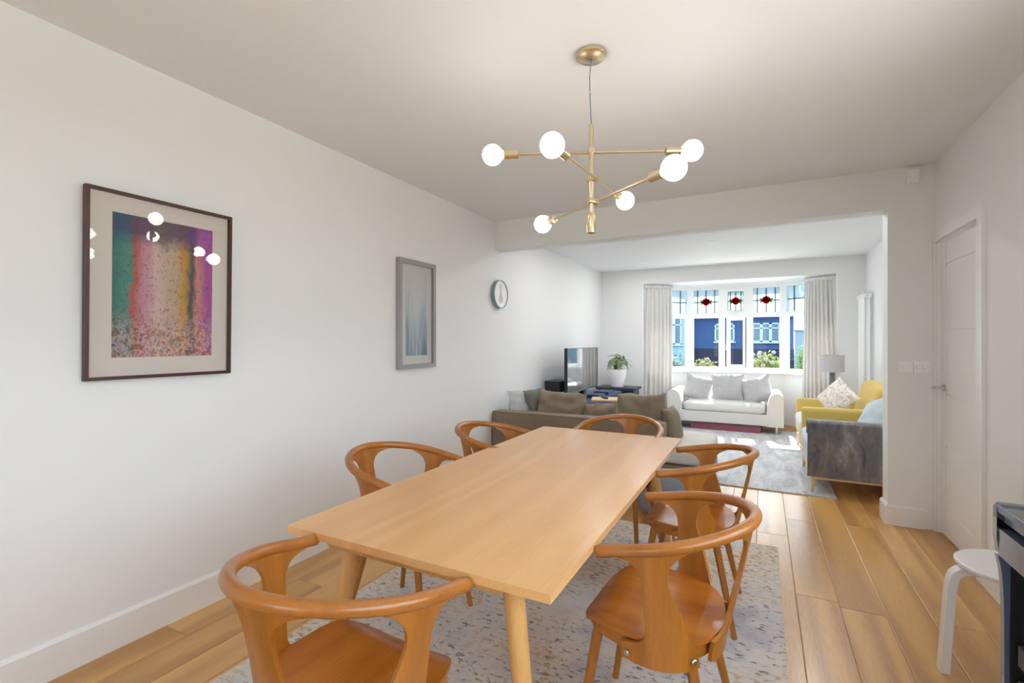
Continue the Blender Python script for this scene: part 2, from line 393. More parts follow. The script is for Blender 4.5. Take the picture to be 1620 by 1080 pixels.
def pillow_mesh(name, w, h, t, seed=0, wr=.008, pinch=.06, n=22):
    bm = bmesh.new(); g = {}
    for side in (1, -1):
        for i in range(n + 1):
            for j in range(n + 1):
                edge = i in (0, n) or j in (0, n)
                if side == -1 and edge: g[(side, i, j)] = g[(1, i, j)]; continue
                u, v = 2 * i / n - 1, 2 * j / n - 1
                x = w / 2 * u * (1 - pinch * (1 - v * v)); y = h / 2 * v * (1 - pinch * (1 - u * u))
                z = side * t / 2 * (max(0, (1 - abs(u) ** 2.6)) * max(0, (1 - abs(v) ** 2.6))) ** .55
                p = Vector((x, y, z)); q = p * 6 + Vector((seed * 3.1, seed, side * 2))
                if not edge:
                    z += wr * (noise.noise(q) + .6 * noise.noise(q * 2.3))
                    # pull creases running in from the corners
                    z -= side * wr * .9 * max(0, math.sin(9 * math.atan2(v, u) + seed)) * (u * u + v * v) * .5
                else:
                    y += wr * .8 * noise.noise(q * 1.3); x += wr * .8 * noise.noise(q * 1.7)
                g[(side, i, j)] = bm.verts.new((x, y, z))
        for i in range(n):
            for j in range(n):
                f = [g[(side, i, j)], g[(side, i + 1, j)], g[(side, i + 1, j + 1)], g[(side, i, j + 1)]]
                try: bm.faces.new(f if side == 1 else f[::-1])
                except ValueError: pass
    return finish(bm, name, 0 or 80)
def pillow(name, c, w, h, t, normal, mat, label, cat='cushion', group=None, roll=0., seed=0, wr=.008, piping=None, pinch=.06):
    root = empty(name, c, 0, label, cat, group)
    o = mkobj('cover', pillow_mesh(name, w, h, t, seed, wr, pinch), mat, root)
    nz = Vector(normal).normalized(); up = Vector((0, 0, 1)); y = (up - nz * up.dot(nz)).normalized(); x = y.cross(nz)
    R = Matrix((x, y, nz)).transposed().to_4x4() @ Matrix.Rotation(roll, 4, 'Z')
    o.matrix_local = R
    if piping:
        b = MB(); pts = []
        for k in range(4):
            for i in range(12):
                t_ = -1 + 2 * i / 12.
                u, v = [(t_, -1), (1, t_), (-t_, 1), (-1, -t_)][k]
                pts.append((w / 2 * u * (1 - pinch * (1 - v * v)), h / 2 * v * (1 - pinch * (1 - u * u)), 0))
        pp = b.tube(pts, .006, 6, closed=True).build('piping', piping, root); pp.matrix_local = R
    return root
def bez(pts, n=24):
    # catmull-rom through points
    P = [Vector(p) for p in pts]; P = [P[0] * 2 - P[1]] + P + [P[-1] * 2 - P[-2]]; out = []
    m = len(P) - 3
    for i in range(m):
        for k in range(n // m):
            t = k / (n // m); a, b, c, d = P[i:i + 4]
            out.append(.5 * ((2 * b) + (c - a) * t + (2 * a - 5 * b + 4 * c - d) * t * t + (3 * b - a - 3 * c + d) * t ** 3))
    out.append(P[-2]); return out

# ------------------------------------------------------------------ the room
XL, XR, XR2 = -2.455, 1.065, 1.245       # left wall, dining right wall, living right wall
YB, YB2, YF, YBACK = 4.31, 4.47, 8.0, -3.5   # beam front, beam back, far wall, wall behind the camera
ZC, ZC2, ZBM = 2.55, 2.50, 2.262
T = .12
fl = struct(MB().box(XL - T, XR2 + T, YBACK - T, 9.1, -.10, -.004).build('floor', 'oak_slab', smooth=0))
# planks, each a board of its own
PWID, x = .1868, .153 - .1868 * 14
pm = {}
def plank_mesh(L, w):
    key = (round(L, 3), round(w, 3))
    if key not in pm:
        b = MB(); g = .0011; e = .0022
        x0, x1, y0, y1 = g, w - g, g, L - g
        top = [b.bm.verts.new(p) for p in ((x0 + e, y0 + e, 0), (x1 - e, y0 + e, 0), (x1 - e, y1 - e, 0), (x0 + e, y1 - e, 0))]
        mid = [b.bm.verts.new(p) for p in ((x0, y0, -.0016), (x1, y0, -.0016), (x1, y1, -.0016), (x0, y1, -.0016))]
        bot = [b.bm.verts.new(p) for p in ((x0, y0, -.004), (x1, y0, -.004), (x1, y1, -.004), (x0, y1, -.004))]
        b.bm.faces.new(top)
        for A, B in ((top, mid), (mid, bot)):
            for i in range(4): b.bm.faces.new((A[i], B[i], B[(i + 1) % 4], A[(i + 1) % 4]))
        me = finish(b.bm, 'floor_plank', 0); me.materials.append(M['oak_floor']); pm[key] = me
    return pm[key]
rp = random.Random(3)
while x < XR2:
    x0, x1 = max(x, XL), min(x + PWID, XR2)
    if x1 - x0 > .03:
        y = -.6 - rp.random() * 1.6
        while y < 7.99:
            L = rp.choice((1.2, 1.6, 1.9, 1.9, 2.2))
            yend = 7.99
            xe = XR if True else 0
            L = min(L, 7.99 - y)
            if L > .02:
                o = bpy.data.objects.new('floor_plank', plank_mesh(L, x1 - x0)); COL.objects.link(o); o.parent = fl; o.location = (x0, y, 0)
            y += L
    x += PWID

def wall(name, *boxes, mat='wall_white'):
    b = MB()
    for bx in boxes: b.box(*bx)
    return struct(b.build(name, mat, smooth=0))
wall('wall_left', (XL - T, XL, YBACK, YF + T, 0, 2.7))
DY0, DY1, DZ = 3.545, 4.285, 1.985           # door opening in the right wall
WY0, WY1, WZ0, WZ1 = -1.0, 2.1, .92, 2.14      # unseen window added to light the dining room
wall('wall_right', (XR, XR + T, YBACK, WY0, 0, 2.7), (XR, XR + T, WY1, DY0 - .032, 0, 2.7), (XR, XR + T, WY0, WY1, 0, WZ0), (XR, XR + T, WY0, WY1, WZ1, 2.7), (XR, XR + T, DY0 - .032, DY1 + .0235, DZ + .032, 2.7))
wall('wall_living_right', (XR2, XR2 + T, YB, YF + T, 0, 2.7))
OPR = .80                                     # right edge of the wide opening
wall('wall_nib', (OPR, XR2 + T, YB, YB2, 0, 2.7))
wall('wall_beam', (XL, OPR, YB, YB2, ZBM, 2.7))
BX0, BX1, BZ = -1.758, .935, 2.268            # bay opening in the far wall
wall('wall_far', (XL, BX0, YF, YF + T, 0, 2.7), (BX1, XR2 + T, YF, YF + T, 0, 2.7), (BX0, BX1, YF, YF + T, BZ, 2.7))
wall('wall_back', (XL - T, -1.8, YBACK - T, YBACK, 0, 2.7), (.2, XR + T, YBACK - T, YBACK, 0, 2.7), (-1.8, .2, YBACK - T, YBACK, 2.1, 2.7))
wall('ceiling', (XL - T, XR + T, YBACK - T, YB + .02, ZC, 2.7), mat='ceiling_white')
wall('ceiling_living', (XL - T, XR2 + T, YB2 - .02, YF + T, ZC2, 2.7), mat='ceiling_white')

# unseen glazed doors and right-wall window, added to bring daylight into the dining room
def glazed(name, loc, w, h, rz, sill=.08):
    g = empty(name, loc, rz, kind='structure'); b = MB()
    for e in ((0, .06, 0, .05, 0, h), (w - .06, w, 0, .05, 0, h), (.06, w - .06, 0, .05, 0, sill), (.06, w - .06, 0, .05, h - .06, h)): b.box(*e)
    b.build('window_frame', 'frame_white', g, smooth=0); MB().box(.06, w - .06, .02, .026, sill, h - .06).build('pane', 'clear_glass', g, smooth=0)
glazed('added_door_2', (-1.8, YBACK - .07, 0), 1.0, 2.1, 0, .20)
glazed('added_door_3', (-.8, YBACK - .07, 0), 1.0, 2.1, 0, .20)
glazed('window_6', (XR + .09, WY0, WZ0), WY1 - WY0, WZ1 - WZ0, PI / 2, .06)

# skirting boards
def skirt(name, pts, h=.15, t=.016):
    # pts: polyline in plan, board on its left-hand side
    b = MB()
    for (ax, ay), (bx, by) in zip(pts, pts[1:]):
        d = Vector((bx - ax, by - ay, 0)); L = d.length; d.normalize(); n = Vector((-d.y, d.x, 0))
        def q(s, o, z): p = Vector((ax, ay, 0)) + d * s + n * o; return b.bm.verts.new((p.x, p.y, z))
        A = [q(0, 0, 0), q(0, t, 0), q(0, t, h - .014), q(0, .006, h), q(0, 0, h)]; B = [q(L, 0, 0), q(L, t, 0), q(L, t, h - .014), q(L, .006, h), q(L, 0, h)]
        b.bm.faces.new(A); b.bm.faces.new(B[::-1])
        for i in range(5): b.bm.faces.new((A[i], B[i], B[(i + 1) % 5], A[(i + 1) % 5]))
    return struct(b.build(name, 'gloss_white', smooth=0))
skirt('baseboard_left', [(XL, YF), (XL, YBACK)])
skirt('baseboard_nib', [(XR - .06, YB), (OPR, YB)], .142)
skirt('baseboard_nib_return', [(OPR, YB - .016), (OPR, YB2 + .016)], .142)
skirt('baseboard_right', [(XR, YBACK), (XR, DY0 - .08)])
skirt('baseboard_living_right', [(XR2, YB2), (XR2, YF)])
skirt('baseboard_far', [(XR2, YF), (BX1, YF)]); skirt('baseboard_far_corner', [(BX0, YF), (XL, YF)])

# panelled door on the right
d1 = empty('door_1', (XR, DY0, 0), kind='structure')
DW = DY1 - DY0
# leaf with recessed grooves cut as five proud panels and stiles
b = MB(); b.box(.030, .062, .004, DW - .004, .006, DZ - .006); b.build('door_leaf', 'gloss_white', d1, smooth=0)
zs = [.010, .182, .612, .955, 1.385, 1.828, DZ - .010]
for z0, z1 in zip(zs, zs[1:]):
    MB().box(.024, .031, .105, DW - .105, z0 + .006, z1 - .006).bevel(.003, 1).build('door_panel', 'gloss_white', d1)
for y0, y1 in ((.006, .099), (DW - .099, DW - .006)):
    MB().box(.024, .031, y0, y1, .010, DZ - .010).bevel(.003, 1).build('door_stile', 'gloss_white', d1)
b = MB(); b.box(.001, T, -.03, 0, 0, DZ + .03); b.box(.001, T, DW, DW + .022, 0, DZ + .03); b.box(.001, T, 0, DW, DZ, DZ + .03); b.build('door_lining', 'gloss_white', d1, smooth=0)
b = MB(); b.box(-.018, 0, -.085, -.012, 0, DZ + .075); b.bevel(.005, 2); b.build('architrave', 'gloss_white', d1)
b = MB(); b.box(-.018, 0, -.012, DW + .022, DZ + .010, DZ + .075); b.bevel(.005, 2); b.build('architrave', 'gloss_white', d1)
b = MB(); b.box(-.012, 0, DW + .003, DW + .023, 0, DZ + .010); b.build('architrave', 'gloss_white', d1, smooth=0)
hy = DW - .075
hd = MB().lathe([(.001, .024), (.024, .024), (.026, .018), (.026, .014), (.001, .014)], (0, hy, 1.0), 20, 'x').build('door_rose', 'steel', d1)
MB().tube(bez([(.018, hy, 1.0), (-.03, hy, 1.0), (-.042, hy - .012, 1.0), (-.044, hy - .03, 1.0), (-.044, hy - .115, 1.0)], 20), .0085, 10).build('door_handle', 'steel', d1)

# ------------------------------------------------------------------ bay window
BAYY = 8.72
bp = [(BX0 + .02, 8.10), (-1.097, BAYY), (.294, BAYY), (BX1 - .02, 8.10)]
SILL, HEAD = .845, 2.215
# bay walls below the sill, floor, ceiling slab
def facet_matrix(a, b):
    d = Vector((b[0] - a[0], b[1] - a[1], 0)); L = d.length; d.normalize(); out = Vector((-d.y, d.x, 0))
    m = Matrix.Identity(4); m.col[0][:3] = d; m.col[1][:3] = out; m.col[3][:3] = (a[0], a[1], 0); return m, L
b = MB()
for a_, b_ in zip(bp, bp[1:]):
    m, L = facet_matrix(a_, b_); b.box(-.02, L + .02, .02, .16, -.1, SILL - .03, m)
struct(b.build('wall_bay', 'wall_white', smooth=0))
bpo = [(BX0 - .03, YF + .015), (BX0 - .05, 8.2), (-1.2, 8.98), (.4, 8.98), (BX1 + .05, 8.2), (BX1 + .03, YF + .015)]
struct(MB().prism([(p[0], p[1]) for p in bpo], 2, HEAD + .045, 2.62).build('ceiling_bay', 'ceiling_white', smooth=0))
struct(MB().prism([(BX0, YF + .02), (BX0 + .01, 8.12), (-1.10, 8.76), (.30, 8.76), (BX1 - .01, 8.12), (BX1, YF + .02)], 2, -.06, 0).build('floor_bay', 'oak_slab', smooth=0))
struct(MB().box(BX0 - .04, BX0, YF + .1, 8.16, 0, 2.5).box(BX1, BX1 + .04, YF + .1, 8.16, 0, 2.5).build('wall_bay_cheeks', 'wall_white', smooth=0))
bp_in = []
def sill_poly(off): # plan offset inwards
    return [(BX0 + .03, 8.10 - off * 1.0), (-1.097 + off * .42, BAYY - off), (.294 - off * .42, BAYY - off), (BX1 - .03, 8.10 - off)]
o1, o2 = sill_poly(-.06), sill_poly(.075)
b = MB(); b.prism(o1 + o2[::-1], 2, SILL - .035, SILL); b.bevel(.006, 2); struct(b.build('window_sill', 'frame_white'))

def strip(b, x0, x1, y0, y1, z0, z1): b.box(x0, x1, y0, y1, z0, z1)
wn = [0]
def window_unit(a_, b_, sash=None, fan=False, cols=3, fw=.05):
    wn[0] += 1
    m, L = facet_matrix(a_, b_)
    root = empty('window_%d' % wn[0], (0, 0, 0), kind='structure'); root.matrix_world = m
    zt0, zt1 = 1.715, 1.785      # transom
    f = MB(); D0, D1 = .0, .075
    strip(f, 0, fw, D0, D1, SILL, HEAD + .05); strip(f, L - fw, L, D0, D1, SILL, HEAD + .05)
    strip(f, fw, L - fw, D0, D1, SILL, SILL + .04); strip(f, fw, L - fw, D0, D1, HEAD - .03, HEAD + .05); strip(f, fw, L - fw, D0, D1, zt0, zt1)
    f.bevel(.006, 1); f.build('window_frame', 'frame_white', root)
    x0, x1 = fw, L - fw; g = .028
    # lower light
    if sash is None:
        b = MB(); z0, z1 = SILL + .04, zt0
        MB().box(x0, x1, .035, .041, z0, z1).build('pane', 'clear_glass', root, smooth=0)
    else:
        z0, z1 = SILL + .045, zt0 - .005; w = x1 - x0 - .01
        s = empty('casement', (x1 - .012, .06, 0)); s.parent = root; s.rotation_euler = (0, 0, -math.radians(sash))
        b = MB(); st = .036
        for e in ((-w, -w + st, -.02, .03, z0, z1), (-st, 0, -.02, .03, z0, z1), (-w + st, -st, -.02, .03, z0, z0 + st), (-w + st, -st, -.02, .03, z1 - st, z1)): b.box(*e)
        b.bevel(.005, 1); b.build('casement_frame', 'frame_white', s)
        MB().box(-w + st, -st, .0, .006, z0 + st, z1 - st).build('pane', 'clear_glass', s, smooth=0)
        MB().tube([(-w + .02, -.025, 1.28), (-w + .02, -.06, 1.28), (-w + .02, -.065, 1.17)], .009, 8).build('window_handle', 'steel', s)
        sb = MB(); t = .012
        for e in ((x0, x0 + t, .02, .03, z0, z1), (x1 - t, x1, .02, .03, z0, z1)): sb.box(*e)
        sb.build('gap_shade', 'gap_shade_black', root, smooth=0)  # shade in the gaps beside the casement, drawn as black strips
    # leaded top light
    z0, z1 = zt1, HEAD - .03; xa, xb = x0, x1
    if fan:
        b = MB(); st = .042
        for e in ((x0, x0 + st, -.012, .05, z0, z1), (x1 - st, x1, -.012, .05, z0, z1), (x0 + st, x1 - st, -.012, .05, z0, z0 + st), (x0 + st, x1 - st, -.012, .05, z1 - st, z1)): b.box(*e)
        b.bevel(.005, 1); b.build('top_light_frame', 'frame_white', root); xa += st; xb -= st; z0 += st; z1 -= st
        MB().box(L / 2 - .035, L / 2 + .035, -.03, -.012, SILL * 0 + zt1 + .006, zt1 + .022).build('stay', 'steel', root, smooth=0)
    cx, cz = (xa + xb) / 2, (z0 + z1) / 2; w = xb - xa
    edges = [xa] + [cx + (k - (cols - 1) / 2.0) * (w * (.34 if cols == 3 else .5)) for k in range(cols)] + [xb]
    # glass quarries between the cames
    for i in range(len(edges) - 1):
        for (q0, q1) in ((z0, cz), (cz, z1)):
            MB().box(edges[i], edges[i + 1], .034, .039, q0, q1).build('glass_quarry', 'obscure_glass', root, smooth=0)
    lw = .0062
    for e in edges[1:-1]: MB().box(e - lw, e + lw, .027, .046, z0, z1).build('lead_came', 'lead', root, smooth=0)
    MB().box(xa, xb, .027, .046, cz - lw * .8, cz + lw * .8).build('lead_came', 'lead', root, smooth=0)
    if fan:
        bb = MB()
        for e in ((xa, xa + .006, .027, .046, z0, z1), (xb - .006, xb, .027, .046, z0, z1), (xa, xb, .027, .046, z0, z0 + .006), (xa, xb, .027, .046, z1 - .006, z1)): bb.box(*e)
        bb.build('lead_came', 'lead', root, smooth=0)
    # rose: petal ring round a heart, green sepals either side
    cz2 = cz + .004
    for k in range(7):
        a = PI / 2 + k * 2 * PI / 7; px, pz = cx + .038 * math.cos(a), cz2 + .038 * math.sin(a)
        MB().lathe([(.001, .020), (.022, .021), (.027, .026), (.027, .031), (.001, .031)], (px, 0, pz), 14, 'y').build('rose_petal', 'ruby_glass', root)
    MB().lathe([(.001, .012), (.024, .013), (.030, .019), (.030, .031), (.001, .031)], (cx, 0, cz2), 16, 'y').build('rose_heart', 'ruby_glass', root)
    for sgn in (-1, 1):
        for (dx, dz, an) in ((.072, .012, .3), (.066, -.026, -.5)):
            pts = [(cx + sgn * (dx + .028 * math.cos(t) * math.cos(an) - .014 * math.sin(t) * math.sin(an)), cz2 + dz + .028 * math.cos(t) * math.sin(an) + .016 * math.sin(t) * math.cos(an)) for t in [k * PI / 5 for k in range(10)]]
            MB().prism(pts, 1, .026, .033).build('rose_leaf', 'green_glass', root, smooth=0)
    return root
A, B_, C_, D_ = [Vector((*p, 0)) for p in bp]
mx = [-1.097, -.600, -.183, .294]
window_unit(bp[0], bp[1])
window_unit((mx[0], BAYY), (mx[1], BAYY)); window_unit((mx[1], BAYY), (mx[2], BAYY), sash=24, fan=True, cols=3); window_unit((mx[2], BAYY), (mx[3], BAYY))
window_unit(bp[2], bp[3])
# mullion posts at the angles
for p in (bp[1], bp[2]):
    struct(MB().lathe([(.038, SILL), (.038, HEAD + .05)], (p[0], p[1] + .035, 0), 8).build('window_post', 'frame_white', smooth=0))
# opening lining beads round the bay
struct(MB().box(BX0 - .0, BX0 + .022, YF - .006, YF + .1, .0, BZ).build('trim_1', 'frame_white', smooth=0))
struct(MB().box(BX1 - .022, BX1, YF - .006, YF + .1, .0, BZ).build('trim_2', 'frame_white', smooth=0))

# ------------------------------------------------------------------ dining table
TX0, TX1, TY0, TY1, TZ = -1.332, -.430, 1.012, 3.02, .73
tcx, tcy = (TX0 + TX1) / 2, (TY0 + TY1) / 2
tab = empty('dining_table', (tcx, tcy, 0), 0, 'long oak dining table with tapered splayed legs on the distressed rug', 'table')
hw, hl = (TX1 - TX0) / 2, (TY1 - TY0) / 2
b = MB(); b.box(-hw, hw, -hl, hl, TZ - .022, TZ); b.bevel(.0025, 2); b.build('tabletop', 'oak_table', tab)
for s in (-1, 1):
    y0, y1 = (s * (hl - .03), s * (hl - .20)) if s > 0 else (s * (hl - .03), s * (hl - .20))
    ya, yb = min(y0, y1), max(y0, y1)
    poly = [(-hw + .115, TZ - .0225), (-hw + .155, TZ - .050), (hw - .155, TZ - .050), (hw - .115, TZ - .0225)]
    MB().prism(poly, 1, ya, yb).build('cross_rail', 'oak_table_leg', tab, smooth=0)
    MB().box(s * .27 - .03, s * .27 + .03, -hl + .2, hl - .2, TZ - .05, TZ - .0225).build('side_rail', 'oak_table_leg', tab, smooth=0)
    for t in (-1, 1):
        pts, rad = [], []
        for k in range(9):
            u = k / 8.; pts.append((t * (.285 + (.40 - .285) * u), s * (.875 + (.955 - .875) * u), TZ - .048 - (TZ - .048 - .0125) * u)); rad.append(.030 - .0105 * u)
        MB().tube(pts, rad, 18).build('leg', 'oak_table_leg', tab)

# ------------------------------------------------------------------ dining chairs
RA, RB, RL, RAE, RZB, RZF, REX = .272, .277, .117, .2795, .7754, .6932, 1.05
def ring_path(n=44):
    P = []
    def z(y): return RZB + (RZF - RZB) * (y + RB) / (RB + RL)
    for k in range(8): u = 1 - k / 8.; y = RL * u; P.append(Vector((-(RA + (RAE - RA) * u ** 1.5), y, z(y))))
    for k in range(n + 1):
        t = PI * k / n; c, s = math.cos(t), math.sin(t)
        x = -RA * math.copysign(abs(c) ** REX, c); y = -RB * abs(s) ** REX; P.append(Vector((x, y, z(y))))
    for k in range(1, 9): u = k / 8.; y = RL * u; P.append(Vector((RA + (RAE - RA) * u ** 1.5, y, z(y))))
    return P
RP = ring_path()
def arclen(P):
    L = [0]
    for a, c in zip(P, P[1:]): L.append(L[-1] + (c - a).length)
    return L
def samp(P, L, s):
    s = max(0, min(L[-1], s))
    for i in range(len(L) - 1):
        if s <= L[i + 1]:
            t = (s - L[i]) / max(1e-9, L[i + 1] - L[i]); return P[i].lerp(P[i + 1], t)
    return P[-1].copy()
def seat_outline(n=72, off=0.0):
    # plan of the seat: broad rounded front, narrowing to a round back
    out = []
    for k in range(n):
        t = 2 * PI * k / n; c, s = math.cos(t), math.sin(t)
        p = 3.4 if s > 0 else 2.25
        r = (abs(c) ** p + abs(s) ** p) ** (-1 / p)
        y = r * s * (.222 if s > 0 else .192)
        x = r * c * (.232 - (.012 * max(0, y) / .222))
        l = math.hypot(x, y); out.append(Vector((x * (1 + off / l), y * (1 + off / l), 0)))
    return out
def seat_z(x, y):
    q = (x / .23) ** 2 + (min(y, .12) / .2) ** 2
    z = .436 + .013 * min(1.2, q) ** 1.3
    if y > .135: z -= .034 * ((y - .135) / .087) ** 1.8
    z += .004 * (x / .23) ** 2
    return z
def seat_mesh():
    bm = bmesh.new(); out = seat_outline(72); rows = 12; top = []; bot = []
    for j in range(1, rows + 1):
        f = (j / rows) ** .85
        top.append([bm.verts.new((p.x * f, p.y * f, seat_z(p.x * f, p.y * f))) for p in out])
        bot.append([bm.verts.new((p.x * f * .995, p.y * f * .995, seat_z(p.x * f, p.y * f) - .013)) for p in out])
    ct = bm.verts.new((0, 0, seat_z(0, 0))); cb = bm.verts.new((0, 0, seat_z(0, 0) - .013)); n = 72
    for R, c, fl_ in ((top, ct, 1), (bot, cb, -1)):
        for k in range(n):
            bm.faces.new((c, R[0][k], R[0][(k + 1) % n]))
            for j in range(rows - 1): bm.faces.new((R[j][k], R[j + 1][k], R[j + 1][(k + 1) % n], R[j][(k + 1) % n]))
    for k in range(n): bm.faces.new((top[-1][k], bot[-1][k], bot[-1][(k + 1) % n], top[-1][(k + 1) % n]))
    return finish(bm, 'seat', 50)
def splat_mesh(kind):
    # ply sheet from the seat rim up to the rail
    bot = [p + Vector((0, 0, 0)) for p in seat_outline(144, .004)]
    # rim arc ordered from front-left round the back to front-right, as the rail is
    k0 = min(range(144), key=lambda i: (bot[i] - Vector((-.232, .10, 0))).length)
    order = [bot[(k0 + i) % 144] for i in range(144)]
    if order[10].y > order[0].y: order = [bot[(k0 - i) % 144] for i in range(144)]
    rim = [p for p in order if True][:100]
    LB, LT = arclen(rim), arclen(RP)
    def near(P, L, q): i = min(range(len(P)), key=lambda i: (P[i].xy - Vector(q)).length); return L[i]
    if kind == 'back': sb, st = near(rim, LB, (0, -.192)), near(RP, LT, (0, -RB))
    else:
        sb, st = near(rim, LB, (-.212, -.045)), near(RP, LT, (-.268, -.035))
    def half(t, side):
        # side -1 toward the front, +1 toward the rear (sheet half-widths in metres)
        if kind == 'back':
            neck = .046 + .032 * max(0, (.62 - t)) / .5; full_b, full_t = .135, .155
        else:
            neck = (.036 if side < 0 else .036 + .062 * max(0, (.72 - t)) / .55); full_b, full_t = .112, .112
        w = neck
        if t > .74: w = neck + (full_t - neck) * (1 - math.sqrt(max(0, 1 - min(1, (t - .74) / .225) ** 2.3)))
        if t < .30: w = max(w, neck + (full_b - neck) * (1 - math.sqrt(max(0, 1 - min(1, (.30 - t) / .15) ** 2.3))))
        return w
    rows = [i / 40. for i in range(41)]; cols = 12; bm = bmesh.new(); G = []
    for t in rows:
        row = []
        for c in range(cols + 1):
            u = 2 * c / cols - 1
            w = half(t, -1 if u < 0 else 1) * u
            zb = .382 - .010 * (1 - u * u)
            Bp = samp(rim, LB, sb + w); Bp.z = zb
            Tp = samp(RP, LT, st + w); Tp.z -= .010
            tt = t
            e = tt + .10 * math.sin(PI * tt) * (1 if kind != 'back' else .6) * (1 - tt)
            P = Vector((Bp.x + (Tp.x - Bp.x) * tt, Bp.y + (Tp.y - Bp.y) * tt, Bp.z + (Tp.z - Bp.z) * tt))
            # hug the rim below seat level
            if t < .18: k = (.18 - t) / .18; Q = Bp.copy(); P.x += (Q.x - P.x) * k * .8; P.y += (Q.y - P.y) * k * .8
            row.append(bm.verts.new(P))
        G.append(row)
    for i in range(40):
        for c in range(cols): bm.faces.new((G[i][c], G[i][c + 1], G[i + 1][c + 1], G[i + 1][c]))
    bolts = [G[3][1].co.copy(), G[3][cols - 1].co.copy()]
    bmesh.ops.recalc_face_normals(bm, faces=bm.faces)
    # thickness
    res = bmesh.ops.solidify(bm, geom=bm.faces[:], thickness=.011)
    me = finish(bm, 'splat', 45)
    return me, bolts
def mirror_mesh(me):
    m2 = me.copy()
    for v in m2.vertices: v.co.x = -v.co.x
    m2.flip_normals(); return m2
def chair_meshes():
    d = {}
    b = MB(); n = len(RP); rad = [.0175] * n
    ends = [RP[0] + (RP[0] - RP[1]).normalized() * .004] + RP + [RP[-1] + (RP[-1] - RP[-2]).normalized() * .004]
    b.tube(ends, [.0145] + [.0180] * n + [.0145], 16, flat=.96); d['rail'] = finish(b.bm, 'arm_rail', 60)
    d['seat'] = seat_mesh()
    # apron ring under the seat
    bm = bmesh.new(); A = seat_outline(72, -.016); B = seat_outline(72, -.028); n = 72; V = []
    for k in range(n):
        zt = seat_z(A[k].x, A[k].y) - .010; zl = .392 + .02 * max(0, A[k].y) / .22
        V.append([bm.verts.new((A[k].x, A[k].y, zt)), bm.verts.new((A[k].x, A[k].y, zl)), bm.verts.new((B[k].x, B[k].y, zl)), bm.verts.new((B[k].x, B[k].y, zt))])
    for k in range(n):
        for i in range(4): bm.faces.new((V[k][i], V[k][(i + 1) % 4], V[(k + 1) % n][(i + 1) % 4], V[(k + 1) % n][i]))
    d['apron'] = finish(bm, 'seat_frame', 40)
    d['side'], d['bolts'] = splat_mesh('side'); d['side2'] = mirror_mesh(d['side']); d['back'] = splat_mesh('back')[0]
    for nm, top, bt in (('f', (.165, .150, .425), (.205, .218, 0)), ('r', (.150, -.110, .425), (.218, -.200, 0))):
        pts, rad = [], []
        for k in range(8):
            u = k / 7.; pts.append(Vector(top).lerp(Vector(bt), u)); rad.append(.0172 - .0058 * u)
        b = MB(); b.tube(pts, rad, 14); d['leg_' + nm] = finish(b.bm, 'leg', 50); d['leg2_' + nm] = mirror_mesh(d['leg_' + nm])
    b = MB(); b.lathe([(.0005, .004), (.006, .0035), (.0085, .001), (.0085, -.004), (.0005, -.004)], (0, 0, 0), 12, 'x'); d['bolt'] = finish(b.bm, 'bolt', 40)
    return d
CM = chair_meshes()
def dining_chair(loc, deg, label):
    r = empty('dining_chair', loc, math.radians(deg), label, 'chair', 'oak dining chairs around the table')
    mkobj('arm_rail', CM['rail'], 'chair_rail', r); mkobj('seat', CM['seat'], 'chair_seat', r); mkobj('seat_frame', CM['apron'], 'chair_wood', r)
    mkobj('back_splat', CM['back'], 'chair_wood', r)
    for s, k in ((-1, 'side'), (1, 'side2')):
        sp = mkobj('side_splat', CM[k], 'chair_wood', r)
        for q, an in zip(CM['bolts'], (12, -42)):
            bo = mkobj('bolt', CM['bolt'], 'steel', sp); aa = math.radians(an); bo.location = (-s * (q.x - .006 * math.cos(aa)), q.y + .006 * math.sin(aa), q.z)
            bo.rotation_euler = (0, 0, aa if s > 0 else PI - aa)
    for k in ('leg_f', 'leg2_f', 'leg_r', 'leg2_r'): mkobj('leg', CM[k], 'chair_wood', r)
    return r
RZ = .0125
dining_chair((-.934, .895, RZ), -1.1, 'oak dining chair at the near left end of the table, cut by the picture bottom')
dining_chair((-.294, 1.614, RZ), 87.6, 'oak dining chair on the right of the table, nearer the camera, seat in full view')
dining_chair((-.306, 2.523, RZ), 89.6, 'oak dining chair on the right of the table, farther back by the living room')
dining_chair((-1.475, 1.775, RZ), -85.5, 'oak dining chair by the left wall, below the grey framed print')
dining_chair((-1.40, 2.553, RZ), -82, 'oak dining chair by the left wall, half in front of the brown sofa back')
dining_chair((-.835, 3.076, RZ), 174.3, 'oak dining chair at the far head of the table, before the brown sofa')

# ------------------------------------------------------------------ rugs
def rug(name, ext, mat, label, wob=.004):
    x0, x1, y0, y1, t = ext; n = 30; bm = bmesh.new(); rc = .02
    poly = []
    def jit(a): return wob * noise.noise(Vector((a * 3.1, x0 * 7, 0)))
    for k in range(n): f = k / n; poly.append((x0 + (x1 - x0) * f, y0 + jit(f * 3)))
    for k in range(n): f = k / n; poly.append((x1 + jit(f * 3 + 5), y0 + (y1 - y0) * f))
    for k in range(n): f = k / n; poly.append((x1 + (x0 - x1) * f, y1 + jit(f * 3 + 9)))
    for k in range(n): f = k / n; poly.append((x0 + jit(f * 3 + 13), y1 + (y0 - y1) * f))
    o = MB().prism(poly, 2, 0.0005, t).build(name, mat, smooth=0); return tag(o, label, 'rug')
rug('rug', (-1.868, .087, .45, 3.46, .012), 'rug_dining', 'distressed grey and beige rug under the dining table')
rug('rug', (-1.55, .55, 4.775, 8.02, .010), 'rug_living', 'pale silver grey rug on the living room floor')

